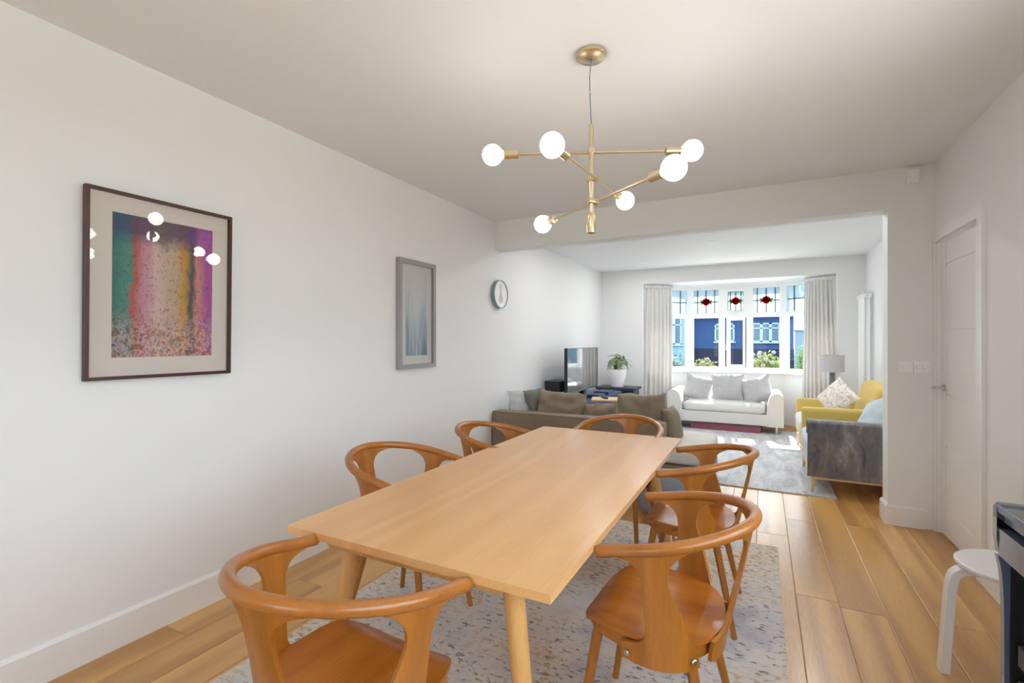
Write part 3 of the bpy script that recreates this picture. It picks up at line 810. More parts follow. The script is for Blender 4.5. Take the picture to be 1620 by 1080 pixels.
# ------------------------------------------------------------------ pendant light
px, py = -.652, 1.982
ch = empty('pendant_light', (px, py, ZC), 0, 'brass branching pendant with six glowing globe bulbs above the table', 'light')
b = MB(); b.lathe([(.001, 0), (.062, 0), (.065, -.004), (.065, -.016), (.058, -.021), (.001, -.024)], (0, 0, 0), 36); b.build('ceiling_rose', 'brass', ch)
zt = 2.244 - ZC
MB().tube(bez([(0, 0, -.02), (-.004, .002, -.06), (-.008, .003, -.10), (-.006, 0, -.18), (-.003, 0, -.24), (0, 0, zt)], 30), .0026, 6).build('cable', 'lamp_stem', ch)
for zz, xx in ((-.085, -.007), (-.165, -.0065)): MB().lathe([(.001, .006), (.005, .004), (.005, -.004), (.001, -.006)], (xx, .001, zz), 10).build('cable_bead', 'brass', ch)
MB().lathe([(.008, 1.86 - ZC), (.0098, 1.862 - ZC), (.0098, zt - .002), (.007, zt)], (0, 0, 0), 18).build('stem', 'brass', ch)
MB().lathe([(.012, 1.776 - ZC), (.0185, 1.778 - ZC), (.0185, 1.845 - ZC), (.014, 1.856 - ZC), (.009, 1.868 - ZC)], (0, 0, 0), 20).build('stem_weight', 'brass', ch)
def arm(z, ang, l1, l2, off):
    a = math.radians(ang); d = Vector((math.cos(a), math.sin(a), 0)); nrm = Vector((-d.y, d.x, 0)); o = nrm * off; zz = z - ZC
    r = MB().tube([o - d * (l2 - .12) + Vector((0, 0, zz)), o + d * (l1 - .12) + Vector((0, 0, zz))], .0058, 10).build('arm', 'brass', ch)
    MB().tube([Vector((0, 0, zz)) - nrm * .016 * (1 if off > 0 else -1), o + nrm * .010 * (1 if off > 0 else -1) + Vector((0, 0, zz))], .0135, 14).build('clamp', 'brass', ch)
    for s, l in ((1, l1), (-1, l2)):
        c = o + d * s * l + Vector((0, 0, zz)); u = d * s
        MB().tube([c - u * .116, c - u * .112, c - u * .050, c - u * .047], [.006, .0185, .0185, .014], 18).build('bulb_holder', 'brass', ch)
        MB().sphere(c, .0445, 24, 14).build('bulb', 'bulb_glow', ch)
        MB().tube([c - u * .055, c - u * .046, c - u * .036], [.013, .016, .025], 16, caps=False).build('bulb_neck', 'bulb_glow', ch)
arm(2.13, math.degrees(math.atan2(.178, .392)), .432, .428, .018)
arm(2.01, math.degrees(math.atan2(-.395, -.030)), .405, .385, .020)
arm(1.915, math.degrees(math.atan2(-.262, .368)), .452, .442, .020)

# ------------------------------------------------------------------ pictures and clock on the left wall
def picture(name, y0, y1, z0, z1, fw, depth, frame_mat, mount_mat, art_mat, win, label, lean=0.0):
    # local: x out of the wall, y along, z up, hung on its top edge
    r = empty(name, (XL + .004, (y0 + y1) / 2, z0), 0, label, 'picture'); r.rotation_euler = (0, lean, 0)
    w = (y1 - y0) / 2; h = z1 - z0
    for e in ((0, depth, -w, -w + fw, 0, h), (0, depth, w - fw, w, 0, h), (0, depth, -w + fw, w - fw, 0, fw), (0, depth, -w + fw, w - fw, h - fw, h)):
        MB().box(*e).bevel(.0018, 1).build('frame_bar', frame_mat, r)
    MB().box(.002, .006, -w + fw, w - fw, fw, h - fw).build('backing', mount_mat, r, smooth=0)
    ax0, ax1, az0, az1 = win; b = MB()
    for e in ((.006, .0085, -w + fw, ax0, fw, h - fw), (.006, .0085, ax1, w - fw, fw, h - fw), (.006, .0085, ax0, ax1, fw, az0), (.006, .0085, ax0, ax1, az1, h - fw)): b.box(*e)
    b.build('mount', mount_mat, r, smooth=0)
    MB().box(.006, .0065, ax0, ax1, az0, az1).build('print', art_mat, r, smooth=0)
    MB().box(depth - .008, depth - .006, -w + fw, w - fw, fw, h - fw).build('glazing', 'picture_glass', r, smooth=0)
    return r
picture('framed_print', .912, 1.512, 1.150, 1.950, .014, .026, 'dark_frame', 'mount_card', 'art_colour', (-.204, .212, .093, .712), 'large colourful abstract print in a thin dark brown frame', lean=math.radians(.95))
picture('framed_print', 2.797, 3.252, 1.102, 1.952, .034, .034, 'grey_frame', 'mount_card_cool', 'art_blue', (-.132, .137, .10, .745), 'narrow pale blue abstract print in a grey frame')
ck = empty('wall_clock', (XL, 4.365, 1.806), 0, 'round wall clock with grey teal rim under the ceiling beam', 'clock')
MB().lathe([(.138, .0), (.146, .002), (.146, .046), (.1435, .049), (.1405, .046), (.1405, .004), (.138, .0)], (0, 0, 0), 48, 'x', caps=False).build('rim', 'teal_rim', ck)
MB().lathe([(.001, .040), (.140, .040), (.140, .034), (.001, .034)], (0, 0, 0), 48, 'x').build('dial', 'clock_face', ck)
MB().lathe([(.001, .0416), (.040, .0416), (.040, .0402), (.001, .0402)], (0, .0, -.055), 28, 'x').build('dial_motif', 'clock_pink', ck)
for L, an, w in ((.075, 205, .006), (.105, 4, .004)):
    a = math.radians(an); MB().box(.042, .0435, -w, w, -.012, L, Matrix.Rotation(a, 4, 'X')).build('clock_hand', 'clock_hand', ck, smooth=0)

# ------------------------------------------------------------------ switches, sensor, downlights
for i, x0 in enumerate((.858, .946)):
    s = empty('light_switch', (x0, YB, 1.092), 0, ('blank double switch plate on the white wall nib, farther from the door', 'switch plate with two round dimmer knobs, next to the door')[i], 'switch')
    MB().box(0, .084, -.008, 0, 0, .080).bevel(.003, 2).build('plate', 'frame_white', s)
    if i == 0: MB().box(.030, .054, -.013, -.008, .026, .054).bevel(.002, 1).build('rocker', 'frame_white', s)
    else:
        for dx in (.022, .060): MB().lathe([(.001, -.026), (.011, -.026), (.0135, -.022), (.0135, -.008), (.001, -.008)], (dx, 0, .040), 18, 'y').build('dimmer_knob', 'frame_white', s)
pr = empty('motion_sensor', (.935, YB, 2.545), 0, 'small white motion sensor high in the corner above the door', 'sensor')
MB().prism([(0, -.005), (-.035, -.008), (-.052, -.03), (-.052, -.085), (-.030, -.118), (0, -.120)], 0, -.033, .033).bevel(.006, 2).build('housing', 'frame_white', pr)
MB().prism([(-.0525, -.045), (-.056, -.055), (-.054, -.085), (-.034, -.112), (-.030, -.112), (-.050, -.085)], 0, -.022, .022).build('lens', 'pot_white', pr, smooth=0)
def downlamp(x_, y_):
    ld = bpy.data.lights.new('ceiling_fill_lamp', 'AREA'); ld.shape = 'DISK'; ld.size = .056; ld.energy = 5.8; ld.color = (1.0, .985, .97)
    lo = bpy.data.objects.new('ceiling_fill_lamp', ld); COL.objects.link(lo); lo.location = (x_, y_, ZC2 - .009)
for (x_, y_) in ((-1.55, 5.1), (-.53, 5.1), (.45, 5.1), (.45, 6.13)): downlamp(x_, y_)  # unseen ceiling lamps added to brighten the living room
for i, (x_, y_) in enumerate(((-1.554, 7.155), (-1.106, 6.128), (-.532, 6.132))):
    dl = empty('downlight', (x_, y_, ZC2), 0, ('recessed white downlight nearest the far wall', 'recessed white downlight, left of the pair near the beam', 'recessed white downlight, right of the pair near the beam')[i], 'light', 'living room downlights')
    MB().lathe([(.030, 0), (.045, 0), (.046, -.004), (.036, -.007), (.030, -.004)], (0, 0, 0), 28).build('bezel', 'frame_white', dl)
    MB().lathe([(.001, -.002), (.030, -.002), (.030, -.0005), (.001, -.0005)], (0, 0, 0), 24).build('lens', 'grey_frame', dl)
    downlamp(x_, y_)

# ------------------------------------------------------------------ brown sofa in front of the opening, seen from behind
sf = empty('sofa', (-1.595, 4.22, 0), 0, 'taupe fabric corner sofa seen from behind, beyond the dining table', 'sofa')
SW = .848
softbox('back', (0, .09, .345), (SW * 2, .18, .53), 'taupe_fabric', sf, .022, (0, .004, .002), .002, 3, 16)
softbox('base', (0, .52, .20), (SW * 2 - .01, .70, .24), 'taupe_fabric', sf, .03, (0, 0, .0))
softbox('arm', (-SW + .09, .53, .32), (.18, .70, .48), 'taupe_fabric', sf, .03)
for k in (-1, 1): softbox('seat_cushion', (.10 + k * .36, .53, .385), (.70, .68, .14), 'taupe_fabric', sf, .045, (0, 0, .015), .004, 4, 12)
for sx in (-1, 1):
    for yy in (.07, .80): MB().lathe([(.018, 0), (.026, .085)], (sx * (SW - .1), yy, 0), 12).build('leg', 'black_satin', sf)
MB().tube([(-SW + .012, .004, .606), (SW - .012, .004, .606)], .004, 6).build('piping', 'taupe_cushion', sf)
pillow('cushion', (-1.80, 4.49, .60), .52, .43, .24, (0.02, -1, .32), 'taupe_cushion', 'taupe loose back cushion with creases, left of the three on the brown sofa', group='sofa back cushions', seed=1, wr=.032, pinch=.05, roll=-.04)
pillow('cushion', (-1.425, 4.52, .54), .36, .36, .22, (0.06, -1, .4), 'taupe_cushion', 'low slumped taupe back cushion in the middle of the brown sofa', group='sofa back cushions', seed=4, wr=.034, pinch=.06, roll=.05)
pillow('cushion', (-1.00, 4.48, .61), .47, .45, .23, (-.02, -1, .26), 'taupe_cushion', 'large taupe back cushion at the right end of the brown sofa', group='sofa back cushions', seed=8, wr=.030, pinch=.05, roll=.05)
pillow('cushion', (-2.225, 4.56, .645), .38, .32, .17, (.55, -.8, .35), 'throw_light', 'pale grey crumpled cushion in the corner of the sofa by the wall', seed=11, wr=.02)
pillow('cushion', (-2.075, 4.60, .645), .34, .38, .12, (.93, -.30, .45), 'grey_green_fabric', 'dark grey green cushion standing on edge between pale and taupe cushions', roll=.08, seed=13, wr=.01)
pillow('cushion', (-.735, 4.58, .535), .36, .36, .15, (1, -.10, .22), 'taupe_cushion', 'taupe cushion sagging over the open end of the brown sofa', seed=17, wr=.012, pinch=.04, roll=0)
# footstool
fs = empty('footstool', (-.575, 4.56, 0), 0, 'square upholstered footstool with sunlit top painted pale beside the brown sofa', 'footstool')
softbox('seat_cushion', (0, 0, .365), (.40, .96, .13), 'footstool_fabric', fs, .045, (0, 0, .01), .003, 4)  # sunlight on the top put into the cushion's paler colour
softbox('base', (0, 0, .195), (.385, .94, .21), 'taupe_fabric', fs, .02)
for sx in (-1, 1):
    for sy in (-1, 1): MB().lathe([(.016, 0), (.022, .09)], (sx * .15, sy * .42, 0), 12).build('leg', 'black_satin', fs)
pf = softbox('pouf', (-.66, 3.80, .151), (.36, .40, .30), 'greyblue_fabric', None, .10, (.02, .02, .02), .004, 5, 12)
tag(pf, 'low blue grey fabric pouf on the floor behind the far dining chair', 'pouf')

# ------------------------------------------------------------------ television, console, speaker
tc = empty('tv_console', (-2.13, 6.15, 0), 0, 'low black television console along the left wall, blue reflection coloured in', 'console')
MB().box(-.29, .27, -.85, .85, .06, .555).bevel(.004, 1).build('body', 'black_satin', tc)
MB().box(-.30, .285, -.87, .87, .556, .585).bevel(.004, 1).build('top', 'navy', tc)  # sky reflected in the black gloss put into the blue colour
for k in range(3): MB().box(.271, .285, -.84 + k * .565, -.84 + k * .565 + .55, .075, .545).bevel(.003, 1).build('door', 'navy', tc)
MB().box(-.25, .23, -.80, .80, 0, .059).build('plinth', 'black_satin', tc, smooth=0)
for i, (y0_, w_) in enumerate(((5.98, .30), (6.42, .34))):
    bx_ = empty('media_box', (-1.98, y0_, .586), 0, ('flat dark blue box lying on the console under the screen', 'second flat blue box on the console, nearer the stove')[i], 'box', 'boxes on the console')
    MB().box(-.10, .11, 0, w_, 0, .032).bevel(.003, 1).build('case', 'navy', bx_)
    MB().box(-.085, .095, .015, w_ - .015, .0325, .036).build('lid', 'dark_slate', bx_, smooth=0)
tv = empty('television', (-2.10, 6.06, .586), 0, 'flat screen television facing the room, reflecting the bay window', 'television')
MB().box(-.035, 0, -.605, .605, .085, .645).bevel(.004, 1).build('casing', 'black_satin', tv)
MB().box(.0, .003, -.596, .596, .095, .637).build('screen', 'tv_screen', tv, smooth=0)
b = MB()
for e in ((0, .006, -.605, -.596, .085, .645), (0, .006, .596, .605, .085, .645), (0, .006, -.596, .596, .085, .095), (0, .006, -.596, .596, .637, .645)): b.box(*e)
b.build('bezel', 'dark_slate', tv, smooth=0)
MB().box(-.05, .02, -.05, .05, .008, .09).build('neck', 'black_satin', tv, smooth=0); MB().box(-.12, .12, -.25, .25, 0, .010).bevel(.003, 1).build('foot', 'black_satin', tv)
sp = empty('speaker', (-2.31, 5.62, .586), 0, 'black two-part speaker cabinet on the console left of the screen', 'speaker')
MB().box(-.10, .10, -.13, .045, 0, .235).bevel(.004, 1).build('cabinet', 'black_satin', sp); MB().box(-.10, .10, .055, .20, 0, .235).bevel(.004, 1).build('cabinet', 'black_satin', sp)
MB().box(.101, .106, -.12, .035, .01, .225).build('grille', 'black_gloss', sp, smooth=0); MB().box(.101, .106, .065, .19, .01, .225).build('grille', 'black_gloss', sp, smooth=0)
# side table with splayed legs
st = empty('side_table', (-1.60, 5.42, 0), .3, 'small pale wooden side table behind the brown sofa cushions', 'table')
softbox('top', (0, 0, .645), (.34, .30, .028), 'pale_wood', st, .013, n=8)
for sx in (-1, 1):
    for sy in (-1, 1):
        lg = MB().tube([(sx * .11, sy * .10, .632), (sx * .16, sy * .15, .12)], [.018, .0125], 12).build('leg', 'pale_wood', st)
        MB().tube([(sx * .16, sy * .15, .12), (sx * .171, sy * .161, .010)], [.0125, .010], 12).build('leg_tip', 'navy', lg)
rm = empty('remote_control', (-1.61, 5.38, .660), .6, 'dark remote control lying on the pale side table', 'remote')
MB().box(-.02, .02, -.07, .07, 0, .016).bevel(.004, 2).build('body', 'black_satin', rm); MB().box(-.012, .012, -.05, .05, .0162, .018).build('keypad', 'dark_slate', rm, smooth=0)

# ------------------------------------------------------------------ stove with the pot plant on it
sv = empty('stove', (-2.06, 7.50, 0), 0, 'dark slate blue stove with arched glass door in the far left corner', 'stove')
MB().box(-.285, .285, -.02, .34, .12, .555).bevel(.012, 2).build('body', 'dark_slate', sv)
MB().prism([(-.32, -.05), (-.29, -.075), (.29, -.075), (.32, -.05), (.32, .36), (-.32, .36)], 2, .556, .590).bevel(.008, 2).build('top_plate', 'dark_slate', sv)
arc = [(-.20, .20)] + [(.20 * math.cos(t), .40 + .09 * math.sin(t)) for t in [PI - k * PI / 14 for k in range(15)]] + [(.20, .20)]
MB().prism(arc, 1, -.045, -.021).bevel(.004, 1).build('door', 'dark_slate', sv)
arc2 = [(x_ * .82, .205 + (z_ - .2) * .86 + .015) for x_, z_ in arc]
MB().prism(arc2, 1, -.049, -.0455).build('door_glass', 'footstool_fabric', sv, smooth=0)
for sx in (-1, 1):
    for yy in (.03, .29): MB().lathe([(.018, 0), (.026, .12)], (sx * .23, yy, 0), 10).build('leg', 'dark_slate', sv)
pp = empty('potted_plant', (-2.055, 7.56, .591), 0, 'leafy green pot plant in a white tapered pot on the stove', 'plant')
MB().lathe([(.001, 0), (.088, 0), (.098, .006), (.135, .17), (.140, .235), (.140, .285), (.131, .285), (.128, .25), (.001, .25)], (0, 0, 0), 40).build('pot', 'pot_white', pp)
MB().lathe([(.001, .262), (.127, .2515), (.001, .2512)], (0, 0, 0), 24).build('soil', 'soil', pp)
def leaf_mesh(L=.15, w=.022, droop=.05):
    bm = bmesh.new(); n = 7; rows = []
    for i in range(n + 1):
        t = i / n; ww = w * math.sin(PI * min(.98, .08 + t * .92)) ** .8; y = L * t; z = -droop * t * t * 1.6 + .03 * t
        rows.append([bm.verts.new((-ww, y, z + .004)), bm.verts.new((0, y, z)), bm.verts.new((ww, y, z + .004))])
    for a, c in zip(rows, rows[1:]):
        for k in range(2): bm.faces.new((a[k], a[k + 1], c[k + 1], c[k]))
    return finish(bm, 'leaf', 80)
lms = [leaf_mesh(.15, .020, .05), leaf_mesh(.19, .022, .10), leaf_mesh(.12, .018, .03)]
rl = random.Random(5)
for i in range(9):
    a0 = i * 2.4; lean_ = .25 + .75 * rl.random(); H = .16 + .10 * rl.random()
    tip = Vector((math.cos(a0) * .13 * lean_, math.sin(a0) * .13 * lean_, .262 + H))
    MB().tube(bez([(math.cos(a0) * .02, math.sin(a0) * .02, .25), (math.cos(a0) * .05 * lean_, math.sin(a0) * .05 * lean_, .262 + H * .6), tip], 8), .003, 5).build('stem', 'leaf_house', pp)
    for k in range(6):
        o = mkobj('leaf', rl.choice(lms), 'leaf_house', pp); t = .35 + .13 * k
        o.location = Vector((0, 0, .25)).lerp(tip, min(1, t)); o.rotation_euler = (rl.uniform(-.5, .35), rl.uniform(-.3, .3), a0 - PI / 2 + (k - 2.5) * .75 + rl.uniform(-.3, .3)); o.scale = (1, .75 + .35 * rl.random(), 1)

# ------------------------------------------------------------------ white sofa in the bay
ws = empty('loveseat', (-.512, 7.60, 0), 0, 'off-white two-seat sofa with rounded arms under the bay window', 'sofa')
HW = .775
softbox('base', (0, .41, .205), (1.16, .80, .17), 'offwhite_fabric', ws, .015, n=8)
softbox('back', (0, .74, .42), (1.20, .20, .42), 'offwhite_fabric', ws, .07, (0, .01, .01), .003)
softbox('seat_cushion', (0, .36, .350), (1.10, .74, .125), 'offwhite_fabric', ws, .045, (0, .012, .018), .004, 4, 14)
for s in (-1, 1):
    # arm: upright outside, top rolling over and sweeping down to the seat
    out = [(HW, .118), (HW, .50), (HW - .03, .565), (HW - .085, .588), (HW - .14, .565), (HW - .175, .51), (HW - .195, .43), (HW - .205, .36), (HW - .21, .118)]
    pts = [(s * u.x, u.y) for u in bez([(p[0], p[1], 0) for p in out], 40)]
    MB().prism(pts, 1, .0, .84).bevel(.018, 3, 60).build('arm', 'offwhite_fabric', ws)
    for yy in (.05, .78): MB().box(s * (HW - .085) - .012, s * (HW - .085) + .012, yy - .012, yy + .012, .010, .120).build('leg', 'steel', ws, smooth=0)
pillow('cushion', (-.905, 8.06, .585), .44, .42, .17, (.12, -1, .38), 'pillow_grey', 'pale grey scatter cushion at the left end of the off-white sofa', group='sofa scatter cushions', roll=-.26, seed=21, wr=.018, pinch=.11)
pillow('cushion', (-.475, 8.04, .605), .46, .44, .18, (0, -1, .30), 'pillow_grey', 'pale grey scatter cushion in the middle of the off-white sofa', group='sofa scatter cushions', roll=.03, seed=23, wr=.016, pinch=.08)
pillow('cushion', (-.075, 8.03, .585), .44, .42, .17, (-.10, -1, .36), 'pillow_grey', 'pale grey scatter cushion at the right end of the off-white sofa', group='sofa scatter cushions', roll=.30, seed=27, wr=.018, pinch=.11)
bx = empty('storage_box', (-.49, 7.66, .0105), -.03, 'flat maroon storage box pushed under the off-white sofa', 'box')
MB().box(-.47, .47, 0, .55, 0, .088).bevel(.006, 1).build('body', 'maroon', bx); MB().box(-.475, .475, -.004, .554, .0885, .098).bevel(.003, 1).build('lid', 'maroon', bx)

# ------------------------------------------------------------------ two armchairs along the right wall
def armchair(name, y0, y1, label, body, seat, x0=.355, zarm=.60, back=.84, arms=2):
    r = empty(name, (x0, y0, 0), 0, label, 'armchair'); Wd = y1 - y0; Dp = XR2 - .02 - x0
    ta = .105
    for ya in (ta / 2, Wd - ta / 2)[:arms]: softbox('arm', (Dp / 2 - .02, ya, (zarm + .19) / 2), (Dp - .06, ta, zarm - .19), body, r, .026, (0, .004, .004), .002, 4, 12)
    softbox('base', (Dp / 2, Wd / 2, .225), (Dp - .04, Wd - ta * 2 + .01, .13), body, r, .02)
    softbox('seat_cushion', (Dp / 2 - .10, Wd / 2, .365), (Dp - .20, Wd - ta * 2 - .01, .16), seat, r, .05, (.01, 0, .015), .003)
    bk = softbox('back', (Dp - .145, Wd / 2, .565), (.16, Wd - .03, .58), body, r, .07, (.02, 0, .02), .004, 4, 14); bk.rotation_euler = (0, .23, 0)
    MB().box(.02, Dp - .02, .012, Wd - .012, .128, .162).bevel(.006, 1).build('plinth', 'pale_wood', r)
    for xx, dx in ((.045, -.018), (Dp - .09, .02)):
        for yy, dy in ((.045, -.012), (Wd - .045, .012)): MB().tube([(xx, yy, .13), (xx + dx, yy + dy, .011)], [.020, .0115], 14).build('leg', 'pale_wood', r)
    return r
armchair('armchair', 4.86, 5.88, 'pale blue one-armed chair with a grey velvet throw over its arm', 'paleblue_fabric', 'paleblue_fabric', zarm=.615, back=.74, arms=1)
armchair('armchair', 6.06, 7.10, 'mustard yellow armchair behind the throw-covered one', 'yellow_fabric', 'offwhite_fabric', x0=.37)
# velvet throw over the near arm of the first armchair
x0_, x1_ = .345, 1.165
prof = [(.008, .150), (-.002, .18), (-.004, .40), (-.004, .590), (.004, .618), (.022, .631), (.055, .634), (.090, .631), (.110, .618), (.118, .590), (.119, .50)]
bm = bmesh.new(); nx = 34; G = []
for i in range(nx + 1):
    u = i / nx; xx = x0_ + (x1_ - x0_) * u; row = []
    for j, p in enumerate(bez([(q[0], q[1], 0) for q in prof], 60)):
        w = .004 * noise.noise(Vector((xx * 5, p.x * 6, p.y * 5)))
        cx_ = 0
        row.append(bm.verts.new((xx, 4.86 - .006 + p.x + (-1 if p.x < .055 else 1) * (abs(w)) + (cx_ if p.x < .055 else -cx_), p.y + w + (0.030 * max(0, (u - .9) / .1) ** 2 if p.y < .2 else 0) - cx_ * .3)))
    G.append(row)
for i in range(nx):
    for j in range(len(G[0]) - 1): bm.faces.new((G[i][j], G[i + 1][j], G[i + 1][j + 1], G[i][j + 1]))
thr = tag(mkobj('throw_blanket', finish(bm, 'throw_blanket', 60), 'velvet'), 'mottled grey velvet throw hanging over the armchair arm', 'blanket')
md = thr.modifiers.new('thickness', 'SOLIDIFY'); md.thickness = .006; md.offset = 0
pillow('cushion', (.93, 5.30, .645), .46, .42, .17, (-1, -.35, .75), 'paleblue_fabric', 'pale blue crumpled cushion on the armchair with the grey throw', roll=.3, seed=31, wr=.022)
pillow('cushion', (1.02, 5.06, .635), .42, .36, .14, (-1, -.2, .7), 'pillow_grey', 'light grey cushion tucked behind the grey throw, beside the nib wall', roll=-.2, seed=33, wr=.02)
pillow('cushion', (.765, 6.60, .665), .37, .37, .15, (-.72, -.75, .28), 'patterned_fabric', 'patterned cream and grey cushion standing on its corner on the yellow armchair', roll=PI / 4 + .08, seed=37, wr=.008, pinch=.05)

# ------------------------------------------------------------------ lamp, radiator, curtains
lp = empty('floor_lamp', (.80, 7.42, 0), 0, 'floor lamp with white drum shade and grey stem before the right curtain', 'lamp')
MB().lathe([(.001, 0), (.14, 0), (.145, .010), (.14, .022), (.04, .03), (.034, .04)], (0, 0, 0), 30).build('base', 'lamp_stem', lp)
MB().lathe([(.033, .035), (.033, .96), (.010, .965), (.010, 1.0)], (0, 0, 0), 20).build('stem', 'lamp_stem', lp)
MB().lathe([(.137, .922), (.137, 1.138), (.134, 1.138), (.134, .922), (.137, .922)], (0, 0, 0), 40, caps=False).build('shade', 'pillow_grey', lp)
MB().sphere((0, 0, 1.03), .03, 12, 8).build('bulb', 'pot_white', lp)
rd = empty('radiator', (XR2 - .075, 7.62, 0), 0, 'tall white column radiator on the right wall by the far corner', 'radiator')
for k in range(6):
    for dx in (-.028, .028):
        MB().lathe([(.001, .20), (.010, .20), (.0115, .21), (.0115, 1.875), (.010, 1.885), (.001, 1.885)], (dx, -.16 + k * .064, 0), 12).build('column', 'frame_white', rd)
for z_ in (.18, 1.872):
    MB().box(-.045, .045, -.195, .195, z_, z_ + .045).bevel(.012, 3).build('header', 'frame_white', rd)
MB().lathe([(.001, -.012), (.010, -.012), (.010, 0), (.001, 0)], (0, -.196, 1.895), 12, 'y').build('air_valve', 'steel', rd)
for z_ in (.45, 1.6): MB().box(.030, .0745, -.02, .02, z_, z_ + .03).build('bracket', 'frame_white', rd, smooth=0)

def curtain(name, path_top, path_bot, z0, z1, folds, amp, label, seed=0):
    r = empty(name, ((path_top[0][0] + path_top[-1][0]) / 2, path_top[0][1], 0), 0, label, 'curtain', 'bay window curtains')
    ox, oy = r.location.x, r.location.y
    n = folds * 12; rows = 22; bm = bmesh.new(); G = []
    def pt(P, t):
        L = [0]
        for a, c in zip(P, P[1:]): L.append(L[-1] + math.hypot(c[0] - a[0], c[1] - a[1]))
        s = t * L[-1]
        for i in range(len(L) - 1):
            if s <= L[i + 1] + 1e-9:
                f = (s - L[i]) / (L[i + 1] - L[i]); a, c = P[i], P[i + 1]; d = Vector((c[0] - a[0], c[1] - a[1])).normalized()
                return Vector((a[0] + (c[0] - a[0]) * f, a[1] + (c[1] - a[1]) * f)), Vector((-d.y, d.x))
    for j in range(rows + 1):
        v = j / rows; row = []
        for i in range(n + 1):
            t = i / n; a, na = pt(path_top, t); c, nc = pt(path_bot, t); k = (1 - v) ** 1.2
            p = a.lerp(c, k); nn = na.lerp(nc, k)
            ph = 2 * PI * folds * t + .9 * noise.noise(Vector((t * 5 + seed, v * 1.3, 0))) * (1 - v)
            am = amp * (.35 + .65 * min(1, (1 - v) * 5)) * (.8 + .5 * noise.noise(Vector((t * 7, seed, v))))
            p = p + nn * am * math.sin(ph) + Vector((-nn.y, nn.x)) * am * .3 * math.sin(2 * ph)
            row.append(bm.verts.new((p.x - ox, p.y - oy, z0 + (z1 - z0) * v)))
        G.append(row)
    for j in range(rows):
        for i in range(n): bm.faces.new((G[j][i], G[j][i + 1], G[j + 1][i + 1], G[j + 1][i]))
    bmesh.ops.recalc_face_normals(bm, faces=bm.faces); bmesh.ops.solidify(bm, geom=bm.faces[:], thickness=.002)
    mkobj('drape', finish(bm, name, 80), 'curtain', r)
    b = MB(); a0, a1 = path_top[0], path_top[-1]
    pts = []
    for i in range(n // 2 + 1):
        t = i / (n // 2); p, nn = pt(path_top, t); p = p + nn * (amp * .25 * math.sin(2 * PI * folds * 1.7 * t) - .002); pts.append((p.x - ox, p.y - oy, z1 - .02))
    b.tube(pts, .028, 6, flat=1.0, up=(0, 0, 1)); 
    for v in b.bm.verts:
        pass
    o = b.build('heading_tape', 'curtain', r); o.scale = (1, 1, 1)
    return r
curtain('curtain', [(-1.725, 8.035), (-1.60, 8.05), (-1.50, 8.10), (-1.33, 8.27)], [(-1.775, 8.02), (-1.60, 8.03), (-1.47, 8.08), (-1.32, 8.24)], .02, 2.235, 7, .030, 'pale grey pleated curtain hanging left of the bay window', 2)
curtain('curtain', [(.555, 8.27), (.66, 8.13), (.76, 8.06), (.905, 8.035)], [(.50, 8.22), (.64, 8.10), (.78, 8.04), (.975, 7.99)], .02, 2.235, 9, .030, 'pale grey pleated curtain hanging right of the bay window behind the lamp', 6)
trk = MB().tube([(-1.735, 8.045, 2.249), (-1.52, 8.10, 2.249), (-1.06, 8.52, 2.249), (.25, 8.52, 2.249), (.72, 8.10, 2.249), (.912, 8.045, 2.249)], .009, 8).build('curtain_track', 'frame_white')
tag(trk, 'slim white curtain track bent round the bay ceiling', 'curtain track')

# ------------------------------------------------------------------ piano and stool at the right edge
PY = 2.112
pn = empty('piano', (.667, PY, 0), 0, 'black piano with painted daylight sheen on its edges against the right wall', 'piano')
LW = 1.38
def PB(n, x0, x1, y0, y1, z0, z1, m, r=.004): return MB().box(x0, x1, y0, y1, z0, z1).bevel(r, 2).build(n, m, pn)
PB('lid', .006, .37, -LW + .035, -.03, .768, .784, 'black_gloss', .003)
PB('lid_edge', .002, .0058, -LW + .035, -.03, .766, .786, 'piano_edge_sheen', .0015)
PB('key_slip', .018, .10, -LW + .035, -.03, .734, .756, 'piano_edge_sheen', .004)
PB('key_bed', .004, .37, -LW + .035, -.03, .628, .714, 'piano_edge_sheen', .006)
PB('rear_rail', .30, .368, -LW + .035, -.03, .7145, .767, 'black_satin')
for y0 in (-.029, -LW):
    cheek = [(.006, .632), (.0, .68), (.0, .776), (.010, .790), (.372, .790), (.372, .625), (.020, .622)]
    MB().prism(cheek, 1, y0, y0 + .029).bevel(.004, 2, 40).build('end_cheek', 'black_gloss', pn)
    leg = [(.003, .621)] + [(v.x, v.y) for v in bez([(.006, .612, 0), (.012, .57, 0), (.0165, .50, 0), (.018, .40, 0)], 12)] + [(.018, .0), (.030, .0), (.030, .40), (.034, .621)]
    MB().prism(leg, 1, y0 + .001, y0 + .028).build('leg', 'piano_edge_sheen', pn, smooth=0)
    PB('side_panel', .0345, .372, y0 + .002, y0 + .027, .0, .620, 'black_satin', .002)
PB('back_panel', .34, .37, -LW + .03, -.03, .06, .62, 'black_satin', .002)
for z0 in (.31, .20): PB('stretcher', .034, .060, -LW + .05, -.075, z0, z0 + .062, 'dark_slate', .004)
so = empty('stool', (.855, 2.500, 0), 0, 'white round three-legged stool with bent legs behind the piano', 'stool')
MB().lathe([(.001, .451), (.170, .451), (.1755, .447), (.1755, .436), (.170, .432), (.001, .432)], (0, 0, 0), 44).build('seat', 'stool_white', so)
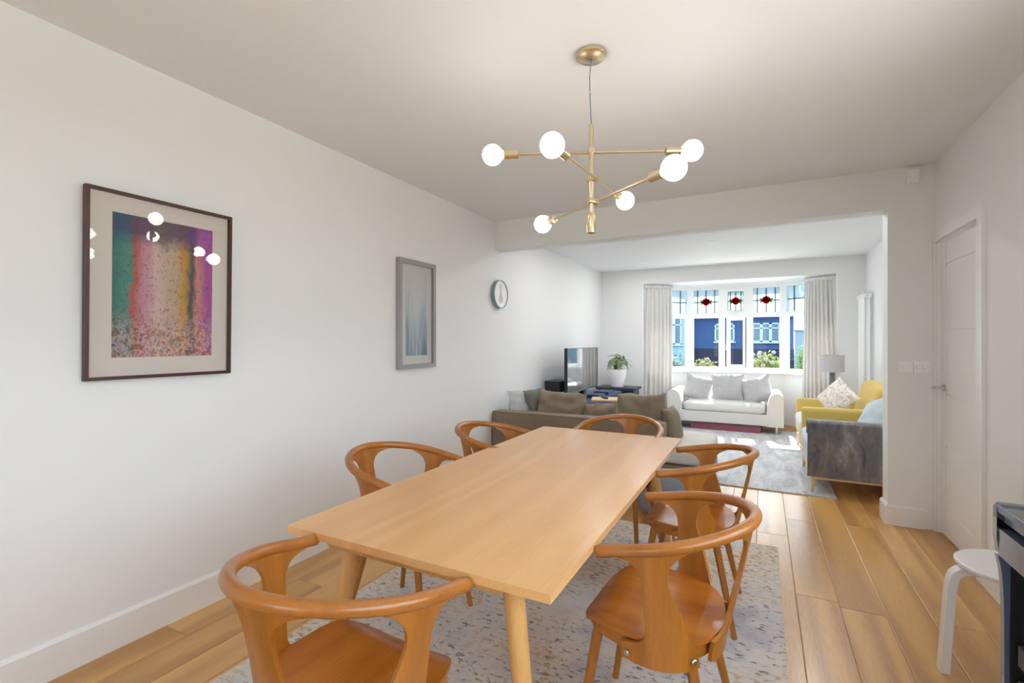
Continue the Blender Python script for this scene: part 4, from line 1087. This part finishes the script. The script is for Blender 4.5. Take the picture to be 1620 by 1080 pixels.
for k in range(3):
    a = math.radians(183 + 120 * k); d = Vector((math.cos(a), math.sin(a), 0)); s_ = Vector((-d.y, d.x, 0)); b = MB(); ring = []
    P = [(.02, .4175), (.10, .4175), (.14, .416), (.165, .408), (.182, .392), (.190, .365), (.196, .32), (.216, .0)]
    for i, (q, z_) in enumerate(P):
        p0 = Vector(P[max(0, i - 1)] + (0,)); p1 = Vector(P[min(len(P) - 1, i + 1)] + (0,)); t = (p1 - p0).normalized(); nr = Vector((-t.y, t.x, 0)) * .014
        hw_ = .0225
        c = []
        for (e, w) in ((1, -1), (1, 1), (-1, 1), (-1, -1)):
            v = d * (q + nr.x * e) + s_ * hw_ * w; c.append(b.bm.verts.new((v.x, v.y, max(0.0, z_ + nr.y * e))))
        ring.append(c)
    for r0, r1 in zip(ring, ring[1:]):
        for i in range(4): b.bm.faces.new((r0[i], r0[(i + 1) % 4], r1[(i + 1) % 4], r1[i]))
    b.bm.faces.new(ring[0]); b.bm.faces.new(ring[-1][::-1]); b.build('leg', 'stool_white', so)

# ------------------------------------------------------------------ street outside the bay
gd = MB().box(-40, 40, -40, 70, -.55, -.35).build('ground', 'grass', smooth=0); struct(gd)
rdv = MB().box(-40, 40, 15, 22, -.349, -.33).build('road', 'asphalt', smooth=0); struct(rdv)
struct(MB().box(-12, 12, -9, -3.7, -.349, -.335).box(1.5, 12, -3.7, 6, -.349, -.335).build('bounce_patio', 'paving', smooth=0))  # unseen pale paving added to bounce sun up to the dining ceiling
struct(MB().box(-12, 12, 9.2, 15, -.349, -.335).build('bounce_driveway', 'paving', smooth=0))  # unseen pale ground added to reflect sun onto the living room ceiling
def house(name, x0, x1, y, zeave, wallm, plinth, label, wins, roof=True, ridge=3.0, ov=.45, depth=7, sov=.02):
    h = empty(name, ((x0 + x1) / 2, y, -.35), 0, label, 'house'); w = (x1 - x0) / 2; ze = zeave + .35; cx_ = (x0 + x1) / 2
    MB().box(-w, w, 0, depth, 0, ze).build('wall', wallm, h, smooth=0)
    if plinth: MB().box(-w - .02, w + .02, -.03, 0, 0, plinth + .35).build('plinth', 'house_dark', h, smooth=0)  # darker band along the foot of the facade
    if roof:
        MB().prism([(-ov, ze - .10), (depth / 2, ze + ridge), (depth + ov, ze - .10), (depth + ov, ze + .06), (depth / 2, ze + ridge + .18), (-ov, ze + .06)], 0, -w - .02, w + sov).build('roof', 'roof_tile', h, smooth=0)
        MB().box(-w - .02, w + sov, -ov - .06, -ov, ze - .14, ze + .04).build('gutter', 'house_dark', h, smooth=0)
    for (wx0, wx1, wz0, wz1, lights, gl) in wins:
        f = empty('window', (wx0 - cx_, -.04, wz0 + .35)); f.parent = h; ww, hh = wx1 - wx0, wz1 - wz0; b = MB(); fw = .07
        n = lights; cw = ww / n
        for k in range(n):
            for e in ((k * cw, k * cw + fw, -.02, .05, 0, hh), ((k + 1) * cw - fw, (k + 1) * cw, -.02, .05, 0, hh), (k * cw, (k + 1) * cw, -.02, .05, 0, fw), (k * cw, (k + 1) * cw, -.02, .05, hh - fw, hh), (k * cw, (k + 1) * cw, -.02, .05, hh * .70, hh * .70 + fw * .8)): b.box(*e)
        b.box(-.06, ww + .06, -.09, .05, -.07, 0)
        b.build('window_frame', 'upvc', f, smooth=0)
        for k in range(n): MB().box(k * cw + fw, (k + 1) * cw - fw, .02, .035, fw, hh - fw).build('pane', 'house_glass_green' if gl == k else 'house_glass', f, smooth=0)
    return h
k = 30 / 24.
house('house', -3.62, 1.212 * k, 30, 2.95, 'house_shaded', .92, 'rendered house with shade coloured in navy across the street behind the bay window',
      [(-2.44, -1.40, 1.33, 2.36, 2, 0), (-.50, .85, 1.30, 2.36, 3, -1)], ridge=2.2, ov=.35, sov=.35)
house('house', -9.5, -3.75, 29.2, 4.6, 'house_pale', 0, 'pale blue house with tall windows seen through the left bay pane',
      [(-5.0, -4.15, 1.15, 2.75, 2, -1), (-8.2, -6.6, 1.2, 2.9, 3, -1)], ridge=2.0)
fn = empty('fence', (-4.35, 16.5, -.35), 0, 'grey picket fence below the pale house', 'fence')
for q in range(14):
    MB().prism([(0, 0), (.09, 0), (.09, 1.22), (.045, 1.30), (0, 1.22)], 1, 0, .02).build('picket', 'fence_wood', fn, loc=(q * .16, 0, 0), smooth=0)
for z_ in (.3, .95): MB().box(-.03, 2.25, .021, .06, z_, z_ + .08).build('fence_rail', 'fence_wood', fn, smooth=0)
gw = empty('garden_wall', (1.35, 26, -.35), 0, 'pale rendered garden wall right of the navy-shaded house', 'wall')
MB().box(0, 6, 0, .22, 0, 2.15).build('wall_body', 'render_wall', gw, smooth=0); MB().box(-.04, 6.04, -.04, .26, 2.151, 2.22).build('coping', 'fence_wood', gw, smooth=0)
def bush(name, c, rad, n, mat, label, flowers=None, nf=0, lsize=.05, seed=1, cat='shrub'):
    R = random.Random(seed); r = empty(name, (c[0], c[1], -.35), 0, label, cat); cz = c[2] + .35
    bm = bmesh.new()
    for i in range(n):
        while True:
            p = Vector((R.uniform(-1, 1), R.uniform(-1, 1), R.uniform(-1, 1)))
            if .25 < p.length < 1: break
        lob = .75 + .35 * noise.noise(p * 2.4 + Vector((seed, 0, 0)))
        q = Vector((p.x * rad[0] * lob, p.y * rad[1] * lob, cz + p.z * rad[2] * lob))
        if q.z < .02: continue
        a = Vector((R.uniform(-1, 1), R.uniform(-1, 1), R.uniform(-.3, 1))).normalized(); b_ = a.cross(Vector((R.uniform(-1, 1), R.uniform(-1, 1), R.uniform(-1, 1)))).normalized()
        s = lsize * R.uniform(.6, 1.3)
        v = [bm.verts.new(q), bm.verts.new(q + a * s * .5 + b_ * s * .32), bm.verts.new(q + a * s), bm.verts.new(q + a * s * .5 - b_ * s * .32)]
        bm.faces.new(v)
    o = mkobj('foliage', finish(bm, 'foliage', 0), mat, r); o['kind'] = 'stuff'
    MB().tube([(0, 0, 0), (.02, 0, cz * .5), (0, .02, cz)], [.03, .022, .008], 7).build('stem', 'bark', r)
    for i in range(6):
        a = i * 1.05; MB().tube([(0, 0, cz * .3), (math.cos(a) * rad[0] * .5, math.sin(a) * rad[1] * .5, cz + rad[2] * .3)], [.014, .004], 5).build('branch', 'bark', r)
    if nf:
        bm = bmesh.new()
        for i in range(16):
            th, ph = math.acos(1 - 2 * (i + .5) / 16), i * 2.39996; d = Vector((math.sin(th) * math.cos(ph), math.sin(th) * math.sin(ph), math.cos(th)))
            m = bmesh.ops.create_icosphere(bm, subdivisions=1, radius=.45)['verts']
            for v in m: v.co = v.co * .8 + d * .75
        fm = finish(bm, 'flower_head', 80)
        for i in range(nf):
            a, e = R.uniform(PI * .95, PI * 2.05), R.uniform(.05, 1.25); d = Vector((math.cos(a) * math.cos(e), math.sin(a) * math.cos(e), math.sin(e)))
            o = mkobj('flower_head', fm, flowers, r); s = R.uniform(.024, .044); o.scale = (s, s, s * .85); o.location = (d.x * rad[0] * .98, d.y * rad[1] * .98, cz + d.z * rad[2] * .98)
    return r
bush('flowering_shrub', (-1.03, 10.4, .66), (.32, .30, .36), 1500, 'leaf_green', 'green rose shrub with pink blooms behind the second pane', 'petal_pink', 6, .055, 3)
bush('flowering_shrub', (.06, 10.3, .78), (.36, .30, .36), 1500, 'leaf_green', 'white flowering shrub behind the fourth pane', 'petal_white', 12, .055, 5)
bush('shrub', (-1.62, 10.2, .70), (.36, .3, .36), 1400, 'leaf_grey', 'silvery green shrub behind the left bay pane', None, 0, .06, 7)
bush('shrub', (.78, 10.6, .85), (.28, .3, .55), 1800, 'leaf_bright', 'tall bright green feathery shrub behind the right bay pane', None, 0, .06, 9)
bush('flowering_shrub', (-.42, 10.1, .58), (.26, .2, .24), 700, 'leaf_green', 'low white flowered plant behind the open casement', 'petal_white', 6, .05, 11)
bush('flowering_shrub', (.44, 10.2, .58), (.16, .15, .26), 400, 'leaf_green', 'small plant with one white bloom beside the feathery shrub', 'petal_white', 3, .05, 15)
bush('hedge_plant', (-3.2, 12.8, .35), (1.2, .5, .6), 1500, 'leaf_green', 'low green hedge beside the road', None, 0, .09, 13, 'hedge')
tr_ = bush('tree', (3.6, 34, 4.6), (1.8, 1.5, 2.2), 2200, 'leaf_green', 'leafy tree beyond the garden wall', None, 0, .3, 17, 'tree')
